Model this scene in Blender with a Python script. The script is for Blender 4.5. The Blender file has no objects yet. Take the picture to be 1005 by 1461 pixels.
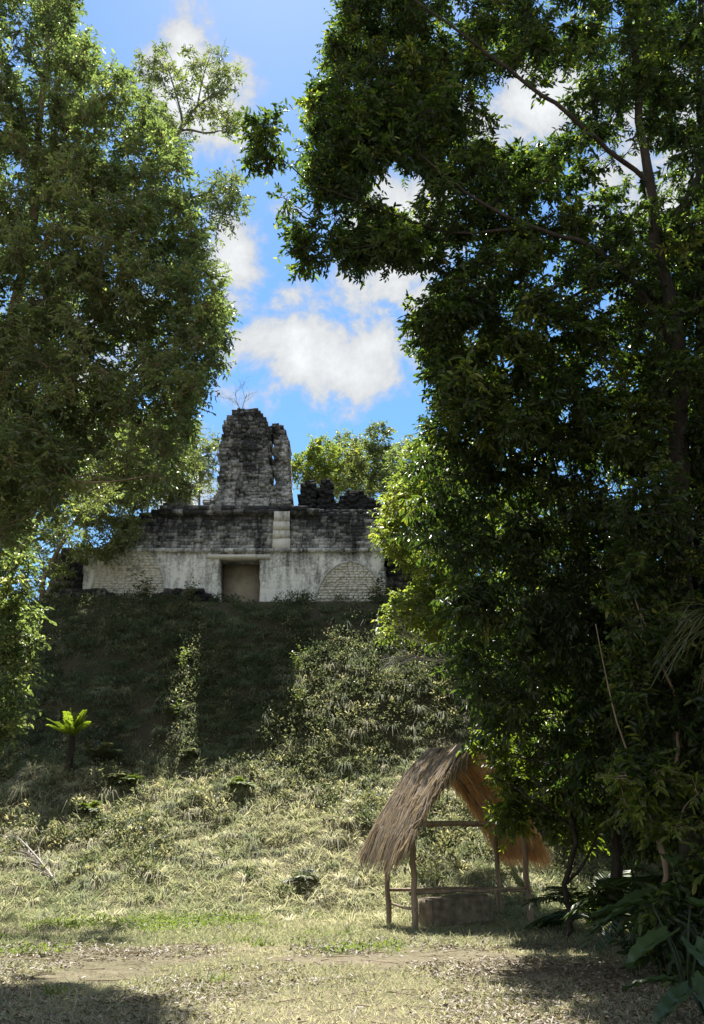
import bpy, math
import numpy as np
from mathutils import Vector, Matrix
R = math.radians
S = bpy.context.scene
COL = S.collection

# ------------------------------------------------------------------ camera
F = 1150.0; PW, PH = 1005.0, 1461.0; PITCH = R(22.4); EYE = 1.6
cam_d = bpy.data.cameras.new('camera'); cam = bpy.data.objects.new('camera', cam_d); COL.objects.link(cam)
cam.location = (0, 0, EYE); cam.rotation_euler = (R(90) + PITCH, 0, 0)
cam_d.sensor_fit = 'VERTICAL'; cam_d.sensor_height = 36; cam_d.sensor_width = 36
cam_d.lens = 36 * F / PH; cam_d.clip_start = 0.05; cam_d.clip_end = 3000
S.camera = cam
# ------------------------------------------------------------------ sun, sky, exposure
SUN_EL, SUN_AZ = R(62.3), R(-9)          # azimuth measured from +Y towards +X
SUN_STRENGTH, SKY_STRENGTH, EXPOSURE = 5.0, 0.10, 1.5
sd = bpy.data.lights.new('sun', 'SUN'); sd.energy = SUN_STRENGTH; sd.angle = R(0.5); sd.color = (1.0, 0.955, 0.88)
so = bpy.data.objects.new('sun', sd); COL.objects.link(so)
sdir = Vector((math.sin(SUN_AZ) * math.cos(SUN_EL), math.cos(SUN_AZ) * math.cos(SUN_EL), math.sin(SUN_EL)))
so.rotation_euler = sdir.to_track_quat('Z', 'Y').to_euler(); so.location = (0, 0, 60)
S.view_settings.view_transform = 'Standard'; S.view_settings.look = 'None'
S.view_settings.exposure = EXPOSURE; S.view_settings.gamma = 1
S.cycles.max_bounces = 7; S.cycles.diffuse_bounces = 4; S.cycles.glossy_bounces = 2; S.cycles.transmission_bounces = 5
S.cycles.sample_clamp_indirect = 6; S.cycles.caustics_reflective = False; S.cycles.caustics_refractive = False


def ray(px, py):
    rx, ry = (px - PW / 2) / F, (PH / 2 - py) / F
    c, s = math.cos(PITCH), math.sin(PITCH)
    return np.array([rx, c - ry * s, s + ry * c])


def at(px, py, d):
    v = ray(px, py)
    return np.array([0, 0, EYE]) + v * (d / v[1])


# world: sky texture with drifting cumulus given by direction
W = bpy.data.worlds.new('World'); S.world = W; W.use_nodes = True
nt = W.node_tree; nt.nodes.clear()


def nd(tree, t, **k):
    n = tree.nodes.new(t)
    for a, b in k.items():
        setattr(n, a, b)
    return n


def link(tree, a, b):
    tree.links.new(a, b)


def math_n(tree, op, a, b=None, clamp=False):
    n = nd(tree, 'ShaderNodeMath', operation=op, use_clamp=clamp)
    for i, v in enumerate((a, b)):
        if v is None: continue
        if isinstance(v, (int, float)): n.inputs[i].default_value = v
        else: link(tree, v, n.inputs[i])
    return n.outputs[0]


def build_world():
    sky = nd(nt, 'ShaderNodeTexSky', sky_type='NISHITA'); sky.sun_disc = False
    sky.sun_elevation = SUN_EL; sky.sun_rotation = SUN_AZ; sky.air_density = 1.0; sky.dust_density = 0.15; sky.ozone_density = 2.2
    tc = nd(nt, 'ShaderNodeTexCoord')
    n1 = nd(nt, 'ShaderNodeTexNoise'); n1.inputs['Scale'].default_value = 9; n1.inputs['Detail'].default_value = 9
    n1.inputs['Roughness'].default_value = 0.66; n1.inputs['Distortion'].default_value = 0.25
    link(nt, tc.outputs['Generated'], n1.inputs['Vector'])
    blobs = [(450, 500, 160, 68, 1.0), (545, 500, 110, 85, 1.0), (540, 430, 130, 60, .85), (585, 330, 90, 120, .9), (332, 375, 52, 95, 1.05),
             (285, 130, 85, 105, .95), (262, 52, 44, 28, .95), (740, 150, 130, 90, .85), (930, 250, 120, 150, .8), (405, 430, 45, 26, .75),
             (395, 310, 45, 40, .40), (150, 420, 170, 240, .6), (200, 690, 160, 90, .75), (345, 555, 70, 40, .55), (1300, 200, 200, 240, .8), (-200, 200, 200, 200, .7)]
    acc = None
    for (px, py, rx, ry, w) in blobs:
        c = Vector(ray(px, py)).normalized()
        u = Vector(ray(px + 1, py)).normalized() - c; v = Vector(ray(px, py - 1)).normalized() - c
        du, dv = u.length, v.length; u.normalize(); v.normalize()
        a = nd(nt, 'ShaderNodeVectorMath', operation='DOT_PRODUCT'); link(nt, tc.outputs['Generated'], a.inputs[0]); a.inputs[1].default_value = u / (du * rx)
        b = nd(nt, 'ShaderNodeVectorMath', operation='DOT_PRODUCT'); link(nt, tc.outputs['Generated'], b.inputs[0]); b.inputs[1].default_value = v / (dv * ry)
        ua = math_n(nt, 'SUBTRACT', a.outputs['Value'], u.dot(c) / (du * rx)); vb = math_n(nt, 'SUBTRACT', b.outputs['Value'], v.dot(c) / (dv * ry))
        q = math_n(nt, 'ADD', math_n(nt, 'MULTIPLY', ua, ua), math_n(nt, 'MULTIPLY', vb, vb))
        g = math_n(nt, 'MULTIPLY', math_n(nt, 'POWER', 2.718, math_n(nt, 'MULTIPLY', q, -0.9)), w)
        f = nd(nt, 'ShaderNodeVectorMath', operation='DOT_PRODUCT'); link(nt, tc.outputs['Generated'], f.inputs[0]); f.inputs[1].default_value = c
        g = math_n(nt, 'MULTIPLY', g, math_n(nt, 'GREATER_THAN', f.outputs['Value'], 0.0))
        acc = g if acc is None else math_n(nt, 'MAXIMUM', acc, g)
    # cloud behind the camera, thickened to add fill light
    n2 = nd(nt, 'ShaderNodeTexNoise'); n2.inputs['Scale'].default_value = 2.2; n2.inputs['Detail'].default_value = 3
    link(nt, tc.outputs['Generated'], n2.inputs['Vector'])
    sep = nd(nt, 'ShaderNodeSeparateXYZ'); link(nt, tc.outputs['Generated'], sep.inputs[0])
    back = math_n(nt, 'MULTIPLY', math_n(nt, 'LESS_THAN', sep.outputs['Y'], 0.0), math_n(nt, 'MULTIPLY', n2.outputs['Fac'], 1.5))
    acc = math_n(nt, 'MAXIMUM', acc, back)
    val = math_n(nt, 'ADD', acc, math_n(nt, 'MULTIPLY', math_n(nt, 'SUBTRACT', n1.outputs['Fac'], 0.5), 2.7))
    mr = nd(nt, 'ShaderNodeMapRange', interpolation_type='SMOOTHSTEP'); mr.inputs['From Min'].default_value = 0.34; mr.inputs['From Max'].default_value = 0.80
    link(nt, val, mr.inputs['Value'])
    mr2 = nd(nt, 'ShaderNodeMapRange'); mr2.inputs['From Min'].default_value = 0.5; mr2.inputs['From Max'].default_value = 1.25
    mr2.inputs['To Min'].default_value = 2.35; mr2.inputs['To Max'].default_value = 3.65
    link(nt, val, mr2.inputs['Value'])
    cc = nd(nt, 'ShaderNodeVectorMath', operation='SCALE'); cc.inputs[0].default_value = (0.94, 0.97, 1.0); link(nt, mr2.outputs[0], cc.inputs['Scale'])
    mx = nd(nt, 'ShaderNodeMix', data_type='RGBA'); link(nt, mr.outputs[0], mx.inputs['Factor'])
    sk = nd(nt, 'ShaderNodeHueSaturation'); sk.inputs['Saturation'].default_value = 1.2; sk.inputs['Hue'].default_value = .495; sk.inputs['Value'].default_value = .75
    link(nt, sky.outputs[0], sk.inputs['Color'])
    link(nt, sk.outputs[0], mx.inputs[6]); link(nt, cc.outputs[0], mx.inputs[7])
    bg = nd(nt, 'ShaderNodeBackground'); bg.inputs['Strength'].default_value = SKY_STRENGTH; link(nt, mx.outputs[2], bg.inputs['Color'])
    out = nd(nt, 'ShaderNodeOutputWorld'); link(nt, bg.outputs[0], out.inputs[0])


build_world()
W.cycles.sampling_method = 'MANUAL'; W.cycles.sample_map_resolution = 512

# ------------------------------------------------------------------ helpers
rng = np.random.default_rng(11)


def norm(v):
    return v / np.maximum(np.linalg.norm(v, axis=-1, keepdims=True), 1e-9)


def hash2(ix, iy, s):
    h = (ix.astype(np.int64) * 374761393 + iy.astype(np.int64) * 668265263 + s * 1442695041) & 0xffffffff
    h = ((h ^ (h >> 13)) * 1274126177) & 0xffffffff
    return ((h ^ (h >> 16)) & 0xffff) / 65535.0


def vnoise(x, y, sc, s=0):
    x = np.asarray(x, float) / sc; y = np.asarray(y, float) / sc
    ix, iy = np.floor(x), np.floor(y); fx, fy = x - ix, y - iy
    fx = fx * fx * (3 - 2 * fx); fy = fy * fy * (3 - 2 * fy)
    a = hash2(ix, iy, s); b = hash2(ix + 1, iy, s); c = hash2(ix, iy + 1, s); d = hash2(ix + 1, iy + 1, s)
    return (a * (1 - fx) + b * fx) * (1 - fy) + (c * (1 - fx) + d * fx) * fy


def fbm(x, y, sc, s=0, o=4):
    t = 0; a = 1; w = 0
    for i in range(o):
        t = t + a * vnoise(x, y, sc / 2 ** i, s + i * 17); w += a; a *= .5
    return t / w


PY = [-500, 20.3, 21.3, 24, 28.3, 34.3, 34.9, 46, 52, 72, 500]
PZ = [0, 0, .18, 1.35, 4.05, 11.45, 11.8, 11.8, 10, 1.0, 0]


def H(x, y):
    x = np.asarray(x, float); y = np.asarray(y, float)
    z = sum(np.interp(y + o, PY, PZ) for o in (-.8, -.4, 0, .4, .8)) / 5
    e = np.clip((np.abs(x + 1.5) - 17) / 14, 0, 1); e = 1 - e * e * (3 - 2 * e)
    near = np.clip((y - 20) / 4, 0, 1)
    b = (fbm(x, y, 3.0, 5) - .5) * (.12 + .55 * near) * np.clip((34.2 - y) / 2, 0, 1)
    b = b + ((vnoise(x, y, 1.05, 8) - .5) * .42 + (vnoise(x, y, .5, 18) - .5) * .16) * near * np.clip((34 - y) / 2, 0, 1)
    far = np.clip((np.hypot(x, y) - 60) / 60, 0, 1)
    return z * e + b * (1 - far) * np.clip((y - 2) / 6, 0.15, 1)


def link_obj(name, me, mat, parent=None, loc=None):
    o = bpy.data.objects.new(name, me); COL.objects.link(o)
    if mat is not None: me.materials.append(mat)
    if parent is not None: o.parent = parent
    elif loc is not None: o.location = loc
    return o


def origin(o):
    v = np.zeros(3)
    while o is not None:
        v += np.array(o.location); o = o.parent
    return v


def mesh_np(name, V, faces, mat, parent=None, attrs=None, smooth=False, loc=None):
    """faces: list of (M,k) index arrays. V in world space; stored relative to the owner's origin."""
    V = np.asarray(V, float)
    if parent is not None: V = V - origin(parent)
    elif loc is not None: V = V - np.asarray(loc)
    me = bpy.data.meshes.new(name)
    me.vertices.add(len(V)); me.vertices.foreach_set('co', V.astype(np.float32).ravel())
    faces = [np.asarray(f, np.int32) for f in faces if len(f)]
    idx = np.concatenate([f.ravel() for f in faces]); tot = np.concatenate([np.full(len(f), f.shape[1], np.int32) for f in faces])
    st = np.concatenate([[0], np.cumsum(tot)[:-1]]).astype(np.int32)
    me.loops.add(len(idx)); me.loops.foreach_set('vertex_index', idx)
    me.polygons.add(len(tot)); me.polygons.foreach_set('loop_start', st); me.polygons.foreach_set('loop_total', tot)
    if smooth: me.polygons.foreach_set('use_smooth', np.ones(len(tot), bool))
    me.update(calc_edges=True)
    for k, a in (attrs or {}).items():
        at_ = me.attributes.new(k, 'FLOAT', 'POINT'); at_.data.foreach_set('value', np.asarray(a, np.float32))
    return link_obj(name, me, mat, parent, loc)


def tag(o, label=None, cat=None, group=None, kind=None):
    if label: o['label'] = label
    if cat: o['category'] = cat
    if group: o['group'] = group
    if kind: o['kind'] = kind
    return o


def empty(name, loc, label, cat, group=None):
    o = bpy.data.objects.new(name, None); COL.objects.link(o); o.location = [float(c) for c in loc]
    o.empty_display_size = .3
    return tag(o, label, cat, group)


class Tubes:
    """collects tapered tubes into one mesh"""
    def __init__(s): s.V = []; s.Q = []; s.n = 0

    def add(s, P, r, k=6, cap=True, wob=0.0, rg=rng):
        P = np.asarray(P, float); n = len(P); r = np.broadcast_to(np.asarray(r, float), (n,))
        T = norm(np.gradient(P, axis=0)); up = np.array([0, 0, 1.]) if abs(T[0][2]) < .9 else np.array([1., 0, 0])
        A = norm(np.cross(T, up)); B = np.cross(T, A)
        th = np.linspace(0, 2 * np.pi, k, endpoint=False)
        rr = r[:, None] * (1 + wob * rg.normal(size=(n, k)))
        ring = P[:, None] + rr[..., None] * (np.cos(th)[None, :, None] * A[:, None] + np.sin(th)[None, :, None] * B[:, None])
        s.V.append(ring.reshape(-1, 3)); i = np.arange(n - 1)[:, None] * k; j = np.arange(k)[None]
        q = np.stack([i + j, i + (j + 1) % k, i + k + (j + 1) % k, i + k + j], -1).reshape(-1, 4) + s.n
        s.Q.append(q); s.n += n * k
        if cap:
            for base in (s.n - n * k, s.n - k):
                c = P[0] if base == s.n - n * k else P[-1]
                s.V.append(c[None]);
                tri = np.stack([base + np.arange(k), base + (np.arange(k) + 1) % k, np.full(k, s.n), np.full(k, s.n)], -1)
                s.T = getattr(s, 'T', []); s.T.append(tri[:, :3]); s.n += 1

    def build(s, name, mat, parent=None, loc=None, smooth=True):
        return mesh_np(name, np.concatenate(s.V), [np.concatenate(s.Q)] + ([np.concatenate(s.T)] if getattr(s, 'T', None) else []), mat, parent, smooth=smooth, loc=loc)


def smooth_path(P, n=4):
    """Catmull-Rom through the points (position + radius columns)"""
    P = np.asarray(P, float)
    if len(P) < 3: 
        t = np.linspace(0, 1, n + 1)[:, None]; return P[0] * (1 - t) + P[-1] * t
    Q = np.vstack([2 * P[0] - P[1], P, 2 * P[-1] - P[-2]]); out = []
    for i in range(1, len(Q) - 2):
        for t in np.linspace(0, 1, n, endpoint=False):
            out.append(.5 * ((2 * Q[i]) + (-Q[i - 1] + Q[i + 1]) * t + (2 * Q[i - 1] - 5 * Q[i] + 4 * Q[i + 1] - Q[i + 2]) * t * t + (-Q[i - 1] + 3 * Q[i] - 3 * Q[i + 1] + Q[i + 2]) * t ** 3))
    out.append(P[-1]); return np.array(out)


# ------------------------------------------------------------------ materials
def new_mat(name):
    m = bpy.data.materials.new(name); m.use_nodes = True; t = m.node_tree; t.nodes.clear()
    o = nd(t, 'ShaderNodeOutputMaterial'); return m, t, o


def ramp(t, fac, stops):
    r = nd(t, 'ShaderNodeValToRGB'); e = r.color_ramp.elements
    while len(e) < len(stops): e.new(0.5)
    for el, (p, c) in zip(e, stops): el.position = p; el.color = (*c, 1)
    link(t, fac, r.inputs[0]); return r.outputs[0]


def leaf_mat(name, stops, transl=0.42, rough=0.42, gain=1.5, yellow=1.0, spec=.45, tint=(1.05, 1.25, .45)):
    """stops: colours along the per-leaf random attribute"""
    m, t, o = new_mat(name)
    a = nd(t, 'ShaderNodeAttribute', attribute_name='rnd')
    c = ramp(t, a.outputs['Fac'], stops)
    p = nd(t, 'ShaderNodeBsdfPrincipled'); link(t, c, p.inputs['Base Color']); p.inputs['Roughness'].default_value = rough; p.inputs['Specular IOR Level'].default_value = spec
    tr = nd(t, 'ShaderNodeBsdfTranslucent'); v = nd(t, 'ShaderNodeMix', data_type='RGBA', blend_type='MULTIPLY'); v.inputs['Factor'].default_value = 1
    link(t, c, v.inputs[6]); v.inputs[7].default_value = (gain * tint[0] * yellow, gain * tint[1], gain * tint[2], 1)
    link(t, v.outputs[2], tr.inputs['Color'])
    mx = nd(t, 'ShaderNodeMixShader'); mx.inputs[0].default_value = transl
    link(t, p.outputs[0], mx.inputs[1]); link(t, tr.outputs[0], mx.inputs[2]); link(t, mx.outputs[0], o.inputs[0])
    return m


def rough_mat(name, stops, scale=4, stretch=(1, 1, 1), rough=.9, bump=.3, bscale=20, detail=6, coord='Object'):
    m, t, o = new_mat(name)
    tc = nd(t, 'ShaderNodeTexCoord'); mp = nd(t, 'ShaderNodeMapping'); mp.inputs['Scale'].default_value = stretch; link(t, tc.outputs[coord], mp.inputs[0])
    n = nd(t, 'ShaderNodeTexNoise'); n.inputs['Scale'].default_value = scale; n.inputs['Detail'].default_value = detail; n.inputs['Roughness'].default_value = .65; link(t, mp.outputs[0], n.inputs['Vector'])
    c = ramp(t, n.outputs['Fac'], stops)
    p = nd(t, 'ShaderNodeBsdfPrincipled'); p.inputs['Roughness'].default_value = rough; p.inputs['Specular IOR Level'].default_value = .25; link(t, c, p.inputs['Base Color'])
    n2 = nd(t, 'ShaderNodeTexNoise'); n2.inputs['Scale'].default_value = bscale; n2.inputs['Detail'].default_value = 5; link(t, mp.outputs[0], n2.inputs['Vector'])
    b = nd(t, 'ShaderNodeBump'); b.inputs['Strength'].default_value = bump; b.inputs['Distance'].default_value = .05; link(t, n2.outputs['Fac'], b.inputs['Height']); link(t, b.outputs[0], p.inputs['Normal'])
    link(t, p.outputs[0], o.inputs[0]); return m


def strand_mat(name, stops, transl=.3, gain=1.2, warm=(1, .9, .6)):
    m, t, o = new_mat(name)
    a = nd(t, 'ShaderNodeAttribute', attribute_name='rnd'); c = ramp(t, a.outputs['Fac'], stops)
    p = nd(t, 'ShaderNodeBsdfPrincipled'); p.inputs['Roughness'].default_value = .7; p.inputs['Specular IOR Level'].default_value = .3; link(t, c, p.inputs['Base Color'])
    tr = nd(t, 'ShaderNodeBsdfTranslucent'); v = nd(t, 'ShaderNodeMix', data_type='RGBA', blend_type='MULTIPLY'); v.inputs['Factor'].default_value = 1
    link(t, c, v.inputs[6]); v.inputs[7].default_value = (gain * warm[0], gain * warm[1], gain * warm[2], 1); link(t, v.outputs[2], tr.inputs['Color'])
    mx = nd(t, 'ShaderNodeMixShader'); mx.inputs[0].default_value = transl; link(t, p.outputs[0], mx.inputs[1]); link(t, tr.outputs[0], mx.inputs[2]); link(t, mx.outputs[0], o.inputs[0])
    return m


def stone_mat(name, zmid, zspan, bias, light=(.50, .49, .45), dark=(.028, .028, .03), block=.5):
    """weathered limestone: black algae runs down from the top"""
    m, t, o = new_mat(name)
    g = nd(t, 'ShaderNodeNewGeometry'); sep = nd(t, 'ShaderNodeSeparateXYZ'); link(t, g.outputs['Position'], sep.inputs[0])
    mp = nd(t, 'ShaderNodeMapping'); mp.inputs['Scale'].default_value = (1.6, 1.0, .22); link(t, g.outputs['Position'], mp.inputs[0])
    n = nd(t, 'ShaderNodeTexNoise'); n.inputs['Scale'].default_value = 1.5; n.inputs['Detail'].default_value = 8; n.inputs['Roughness'].default_value = .7; link(t, mp.outputs[0], n.inputs['Vector'])
    n2 = nd(t, 'ShaderNodeTexNoise'); n2.inputs['Scale'].default_value = .8; n2.inputs['Detail'].default_value = 7; n2.inputs['Roughness'].default_value = .65; link(t, g.outputs['Position'], n2.inputs['Vector'])
    n3 = nd(t, 'ShaderNodeTexNoise'); n3.inputs['Scale'].default_value = 9; n3.inputs['Detail'].default_value = 6; link(t, g.outputs['Position'], n3.inputs['Vector'])
    zz = math_n(t, 'DIVIDE', math_n(t, 'SUBTRACT', sep.outputs['Z'], zmid), zspan)
    f = math_n(t, 'ADD', math_n(t, 'ADD', math_n(t, 'MULTIPLY', math_n(t, 'SUBTRACT', n.outputs['Fac'], .5), 2.4), math_n(t, 'MULTIPLY', math_n(t, 'SUBTRACT', n2.outputs['Fac'], .5), 2.2)), math_n(t, 'ADD', zz, bias))
    f = math_n(t, 'ADD', f, math_n(t, 'MULTIPLY', math_n(t, 'SUBTRACT', n3.outputs['Fac'], .5), .9))
    if block:
        a = nd(t, 'ShaderNodeAttribute', attribute_name='rnd'); f = math_n(t, 'ADD', f, math_n(t, 'MULTIPLY', math_n(t, 'SUBTRACT', a.outputs['Fac'], .5), block))
    mid = tuple(.42 * l + .58 * d for l, d in zip(light, dark))
    c = ramp(t, f, [(0.0, light), (.22, tuple(.8 * l for l in light)), (.5, mid), (.85, tuple(.12 * l + .88 * d for l, d in zip(light, dark))), (1, dark)])
    p = nd(t, 'ShaderNodeBsdfPrincipled'); p.inputs['Roughness'].default_value = .92; p.inputs['Specular IOR Level'].default_value = .2; link(t, c, p.inputs['Base Color'])
    b = nd(t, 'ShaderNodeBump'); b.inputs['Strength'].default_value = .35; b.inputs['Distance'].default_value = .05; link(t, n3.outputs['Fac'], b.inputs['Height']); link(t, b.outputs[0], p.inputs['Normal'])
    link(t, p.outputs[0], o.inputs[0]); return m


DG = [(0, (.022, .034, .014)), (.35, (.036, .056, .020)), (.7, (.072, .10, .028)), (.9, (.14, .16, .04)), (1, (.23, .22, .06))]
M = {}
M['leaf_dark'] = leaf_mat('dark_glossy_leaf', DG, .48, .42, 1.85, spec=.5, tint=(1.05, 1.25, .42))
M['leaf_left'] = leaf_mat('olive_leaf', [(0, (.07, .088, .05)), (.45, (.125, .15, .08)), (.8, (.20, .22, .11)), (1, (.32, .30, .17))], .52, .42, 1.65, spec=.65, tint=(1.02, 1.22, .5))
M['leaf_pale'] = leaf_mat('pale_grey_leaf', [(0, (.11, .13, .07)), (.6, (.17, .185, .10)), (1, (.25, .23, .13))], .45, .4, 1.4)
M['leaf_yellow'] = leaf_mat('yellow_green_leaf', [(0, (.10, .13, .04)), (.5, (.18, .21, .055)), (.85, (.27, .275, .07)), (1, (.38, .30, .09))], .55, .45, 1.6, tint=(1.02, 1.15, .5))
M['leaf_bright'] = leaf_mat('fresh_green_leaf', [(0, (.06, .085, .022)), (.6, (.11, .145, .03)), (1, (.18, .21, .045))], .52, .42, 1.8, tint=(1.15, 1.2, .4))
M['leaf_cover'] = leaf_mat('ground_cover_leaf', [(0, (.06, .078, .05)), (.4, (.115, .13, .08)), (.75, (.22, .21, .135)), (1, (.38, .34, .24))], .46, .45, 1.5, tint=(1.05, 1.08, .68))
M['cycad'] = leaf_mat('cycad_leaflet', [(0, (.15, .185, .035)), (1, (.26, .27, .055))], .52, .4, 1.7)
M['big_leaf'] = leaf_mat('broad_leaf', [(0, (.035, .06, .025)), (1, (.06, .095, .035))], .3, .33, 1.2, spec=.6)
M['palm_leaf'] = leaf_mat('palm_leaflet', [(0, (.03, .05, .018)), (1, (.07, .09, .03))], .4, .35, 1.3)
M['dry_palm'] = leaf_mat('grey_strap_leaf', [(0, (.07, .075, .045)), (.6, (.11, .11, .07)), (1, (.22, .18, .12))], .35, .45, 1.1)
M['bark_dark'] = rough_mat('dark_bark', [(.3, (.018, .014, .011)), (.55, (.045, .036, .028)), (.8, (.10, .09, .075))], 5, (1, 1, .3), bump=.8, bscale=14)
M['bark_pale'] = rough_mat('pale_bark', [(.3, (.12, .085, .055)), (.55, (.22, .16, .11)), (.8, (.34, .29, .23))], 6, (1, 1, .3), bump=.5, bscale=18)
M['bark_grey'] = rough_mat('grey_bark', [(.3, (.08, .075, .07)), (.7, (.24, .22, .2))], 6, (1, 1, .3), bump=.4)
M['dead_wood'] = rough_mat('bleached_wood', [(.3, (.25, .22, .19)), (.7, (.5, .46, .42))], 8, (1, 1, 1), bump=.2)
M['pole'] = rough_mat('weathered_pole', [(.25, (.12, .09, .065)), (.5, (.28, .21, .15)), (.8, (.44, .35, .26))], 7, (1, 1, .15), bump=.4, bscale=25)
M['thatch'] = strand_mat('dry_thatch', [(0, (.15, .115, .08)), (.5, (.32, .265, .205)), (.85, (.45, .38, .30)), (1, (.58, .50, .41))], .38, 1.35)
M['thatch_glow'] = strand_mat('dry_thatch_glow', [(0, (.36, .25, .15)), (.5, (.60, .44, .28)), (1, (.70, .56, .39))], .64, 1.7, (1, .95, .78))  # same thatch brightened and warmed to suggest sun glowing through the roof
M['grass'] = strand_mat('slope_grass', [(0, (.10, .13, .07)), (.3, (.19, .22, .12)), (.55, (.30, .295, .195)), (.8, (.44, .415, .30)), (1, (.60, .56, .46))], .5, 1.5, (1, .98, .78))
M['straw_frond'] = strand_mat('straw_frond', [(0, (.24, .21, .18)), (.5, (.37, .335, .295)), (1, (.5, .47, .42))], .3, 1.2)
M['weed'] = leaf_mat('bright_weed', [(0, (.08, .11, .035)), (.6, (.13, .165, .045)), (1, (.20, .22, .07))], .5, .5, 1.5, tint=(1.1, 1.2, .5))
M['litter'] = leaf_mat('dead_leaf', [(0, (.06, .042, .03)), (.5, (.17, .13, .095)), (.8, (.28, .225, .17)), (1, (.38, .32, .26))], .15, .5, 1.0, spec=.35)


def ground_mat():
    m, t, o = new_mat('earth_and_turf')
    g = nd(t, 'ShaderNodeNewGeometry')
    def no(sc, de=6):
        n = nd(t, 'ShaderNodeTexNoise'); n.inputs['Scale'].default_value = sc; n.inputs['Detail'].default_value = de; n.inputs['Roughness'].default_value = .65; link(t, g.outputs['Position'], n.inputs['Vector']); return n.outputs['Fac']
    a, b, c = no(.35), no(3.5), no(30, 8)
    c1 = ramp(t, a, [(.38, (.12, .125, .06)), (.5, (.20, .18, .11)), (.62, (.27, .23, .165))])
    c2 = ramp(t, b, [(.3, (.09, .075, .05)), (.5, (.20, .17, .115)), (.7, (.31, .27, .19))])
    c3 = ramp(t, c, [(.3, (.25, .25, .25)), (.5, (.9, .9, .9)), (.72, (1.5, 1.45, 1.4))])
    m1 = nd(t, 'ShaderNodeMix', data_type='RGBA'); m1.inputs['Factor'].default_value = .5; link(t, c1, m1.inputs[6]); link(t, c2, m1.inputs[7])
    # mound earth darkened with height to deepen the shaded slope; the trodden clearing is pale
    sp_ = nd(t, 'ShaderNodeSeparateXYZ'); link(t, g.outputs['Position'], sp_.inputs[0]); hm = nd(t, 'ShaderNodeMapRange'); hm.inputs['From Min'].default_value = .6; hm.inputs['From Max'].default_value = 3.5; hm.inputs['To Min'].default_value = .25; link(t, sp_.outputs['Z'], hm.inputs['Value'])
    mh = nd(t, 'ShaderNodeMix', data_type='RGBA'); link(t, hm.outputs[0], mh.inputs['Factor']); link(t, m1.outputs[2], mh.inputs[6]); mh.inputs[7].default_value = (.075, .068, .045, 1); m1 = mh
    m2 = nd(t, 'ShaderNodeMix', data_type='RGBA', blend_type='MULTIPLY'); m2.inputs['Factor'].default_value = .8; link(t, m1.outputs[2], m2.inputs[6]); link(t, c3, m2.inputs[7])
    p = nd(t, 'ShaderNodeBsdfPrincipled'); p.inputs['Roughness'].default_value = .95; p.inputs['Specular IOR Level'].default_value = .1; link(t, m2.outputs[2], p.inputs['Base Color'])
    bp = nd(t, 'ShaderNodeBump'); bp.inputs['Strength'].default_value = .7; bp.inputs['Distance'].default_value = .05; link(t, c, bp.inputs['Height']); link(t, bp.outputs[0], p.inputs['Normal'])
    link(t, p.outputs[0], o.inputs[0]); return m


# ------------------------------------------------------------------ ground
def axis(lo, hi, step, far):
    a = np.arange(lo, hi + 1e-6, step); g = []
    s = step; v = hi
    while v < far: s *= 1.35; v += s; g.append(v)
    g2 = []; s = step; v = lo
    while v > -far: s *= 1.35; v -= s; g2.append(v)
    return np.array(g2[::-1] + list(a) + g)


gx, gy = axis(-18, 16, .22, 900), axis(6, 40, .22, 900)
X, Y = np.meshgrid(gx, gy); Z = H(X, Y)
nx, ny = len(gx), len(gy)
i = np.arange(ny - 1)[:, None] * nx + np.arange(nx - 1)[None]
q = np.stack([i, i + 1, i + nx + 1, i + nx], -1).reshape(-1, 4)
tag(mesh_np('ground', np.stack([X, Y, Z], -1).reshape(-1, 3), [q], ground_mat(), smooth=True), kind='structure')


# ------------------------------------------------------------------ temple
def jbox(V, Q, A, x0, x1, y0, y1, z0, z1, j, rg):
    c = np.array([[x, y, z] for z in (z0, z1) for y in (y0, y1) for x in (x0, x1)], float)
    c += rg.uniform(-j, j, c.shape); n = len(V) * 8
    V.append(c); A.append(np.full(8, rg.random()))
    Q.append(np.array([[0, 1, 5, 4], [1, 3, 7, 5], [3, 2, 6, 7], [2, 0, 4, 6], [4, 5, 7, 6], [0, 2, 3, 1]]) + n)


def masonry(name, mat, parent, rows, d, depth, course=.22, stone=(.25, .55), j=.025, edge=.08, holes=None, seed=1, batter=0.0, warp=0.0):
    """courses of rough stones between the row outlines [(py, px0, px1)...], front face at distance d"""
    rg = np.random.default_rng(seed); rows = sorted(rows, key=lambda r: -r[0])
    zs = [at(r[1], r[0], d)[2] for r in rows]; x0s = [at(r[1], r[0], d)[0] for r in rows]; x1s = [at(r[2], r[0], d)[0] for r in rows]
    V, Q, A = [], [], []; z = zs[0]
    while z < zs[-1] - .04:
        h = course * rg.uniform(.8, 1.25); zm = min(z + h / 2, zs[-1]); a, b = np.interp(zm, zs, x0s) + rg.normal(0, edge * .5), np.interp(zm, zs, x1s) + rg.normal(0, edge * .5)
        x = a; yo = batter * (z - zs[0])
        while x < b - .05:
            w = rg.uniform(*stone); e = min(x + w, b)
            if b - e < stone[0] * .5: e = b
            if not (holes and any(hx0 < (x + e) / 2 < hx1 and hz0 < zm < hz1 for hx0, hx1, hz0, hz1 in holes)):
                f = rg.normal(0, j * .7) + warp * (float(fbm((x + e) / 2, zm, .9, seed)) - .5) * 2
                jbox(V, Q, A, x - .006, e + .006, d + yo + f, d + yo + depth + rg.normal(0, j), z - .006, z + h + .006, j * .5, rg)
            x = e
        z += h
    return mesh_np(name, np.concatenate(V), [np.concatenate(Q)], mat, parent, {'rnd': np.concatenate(A)})


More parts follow.
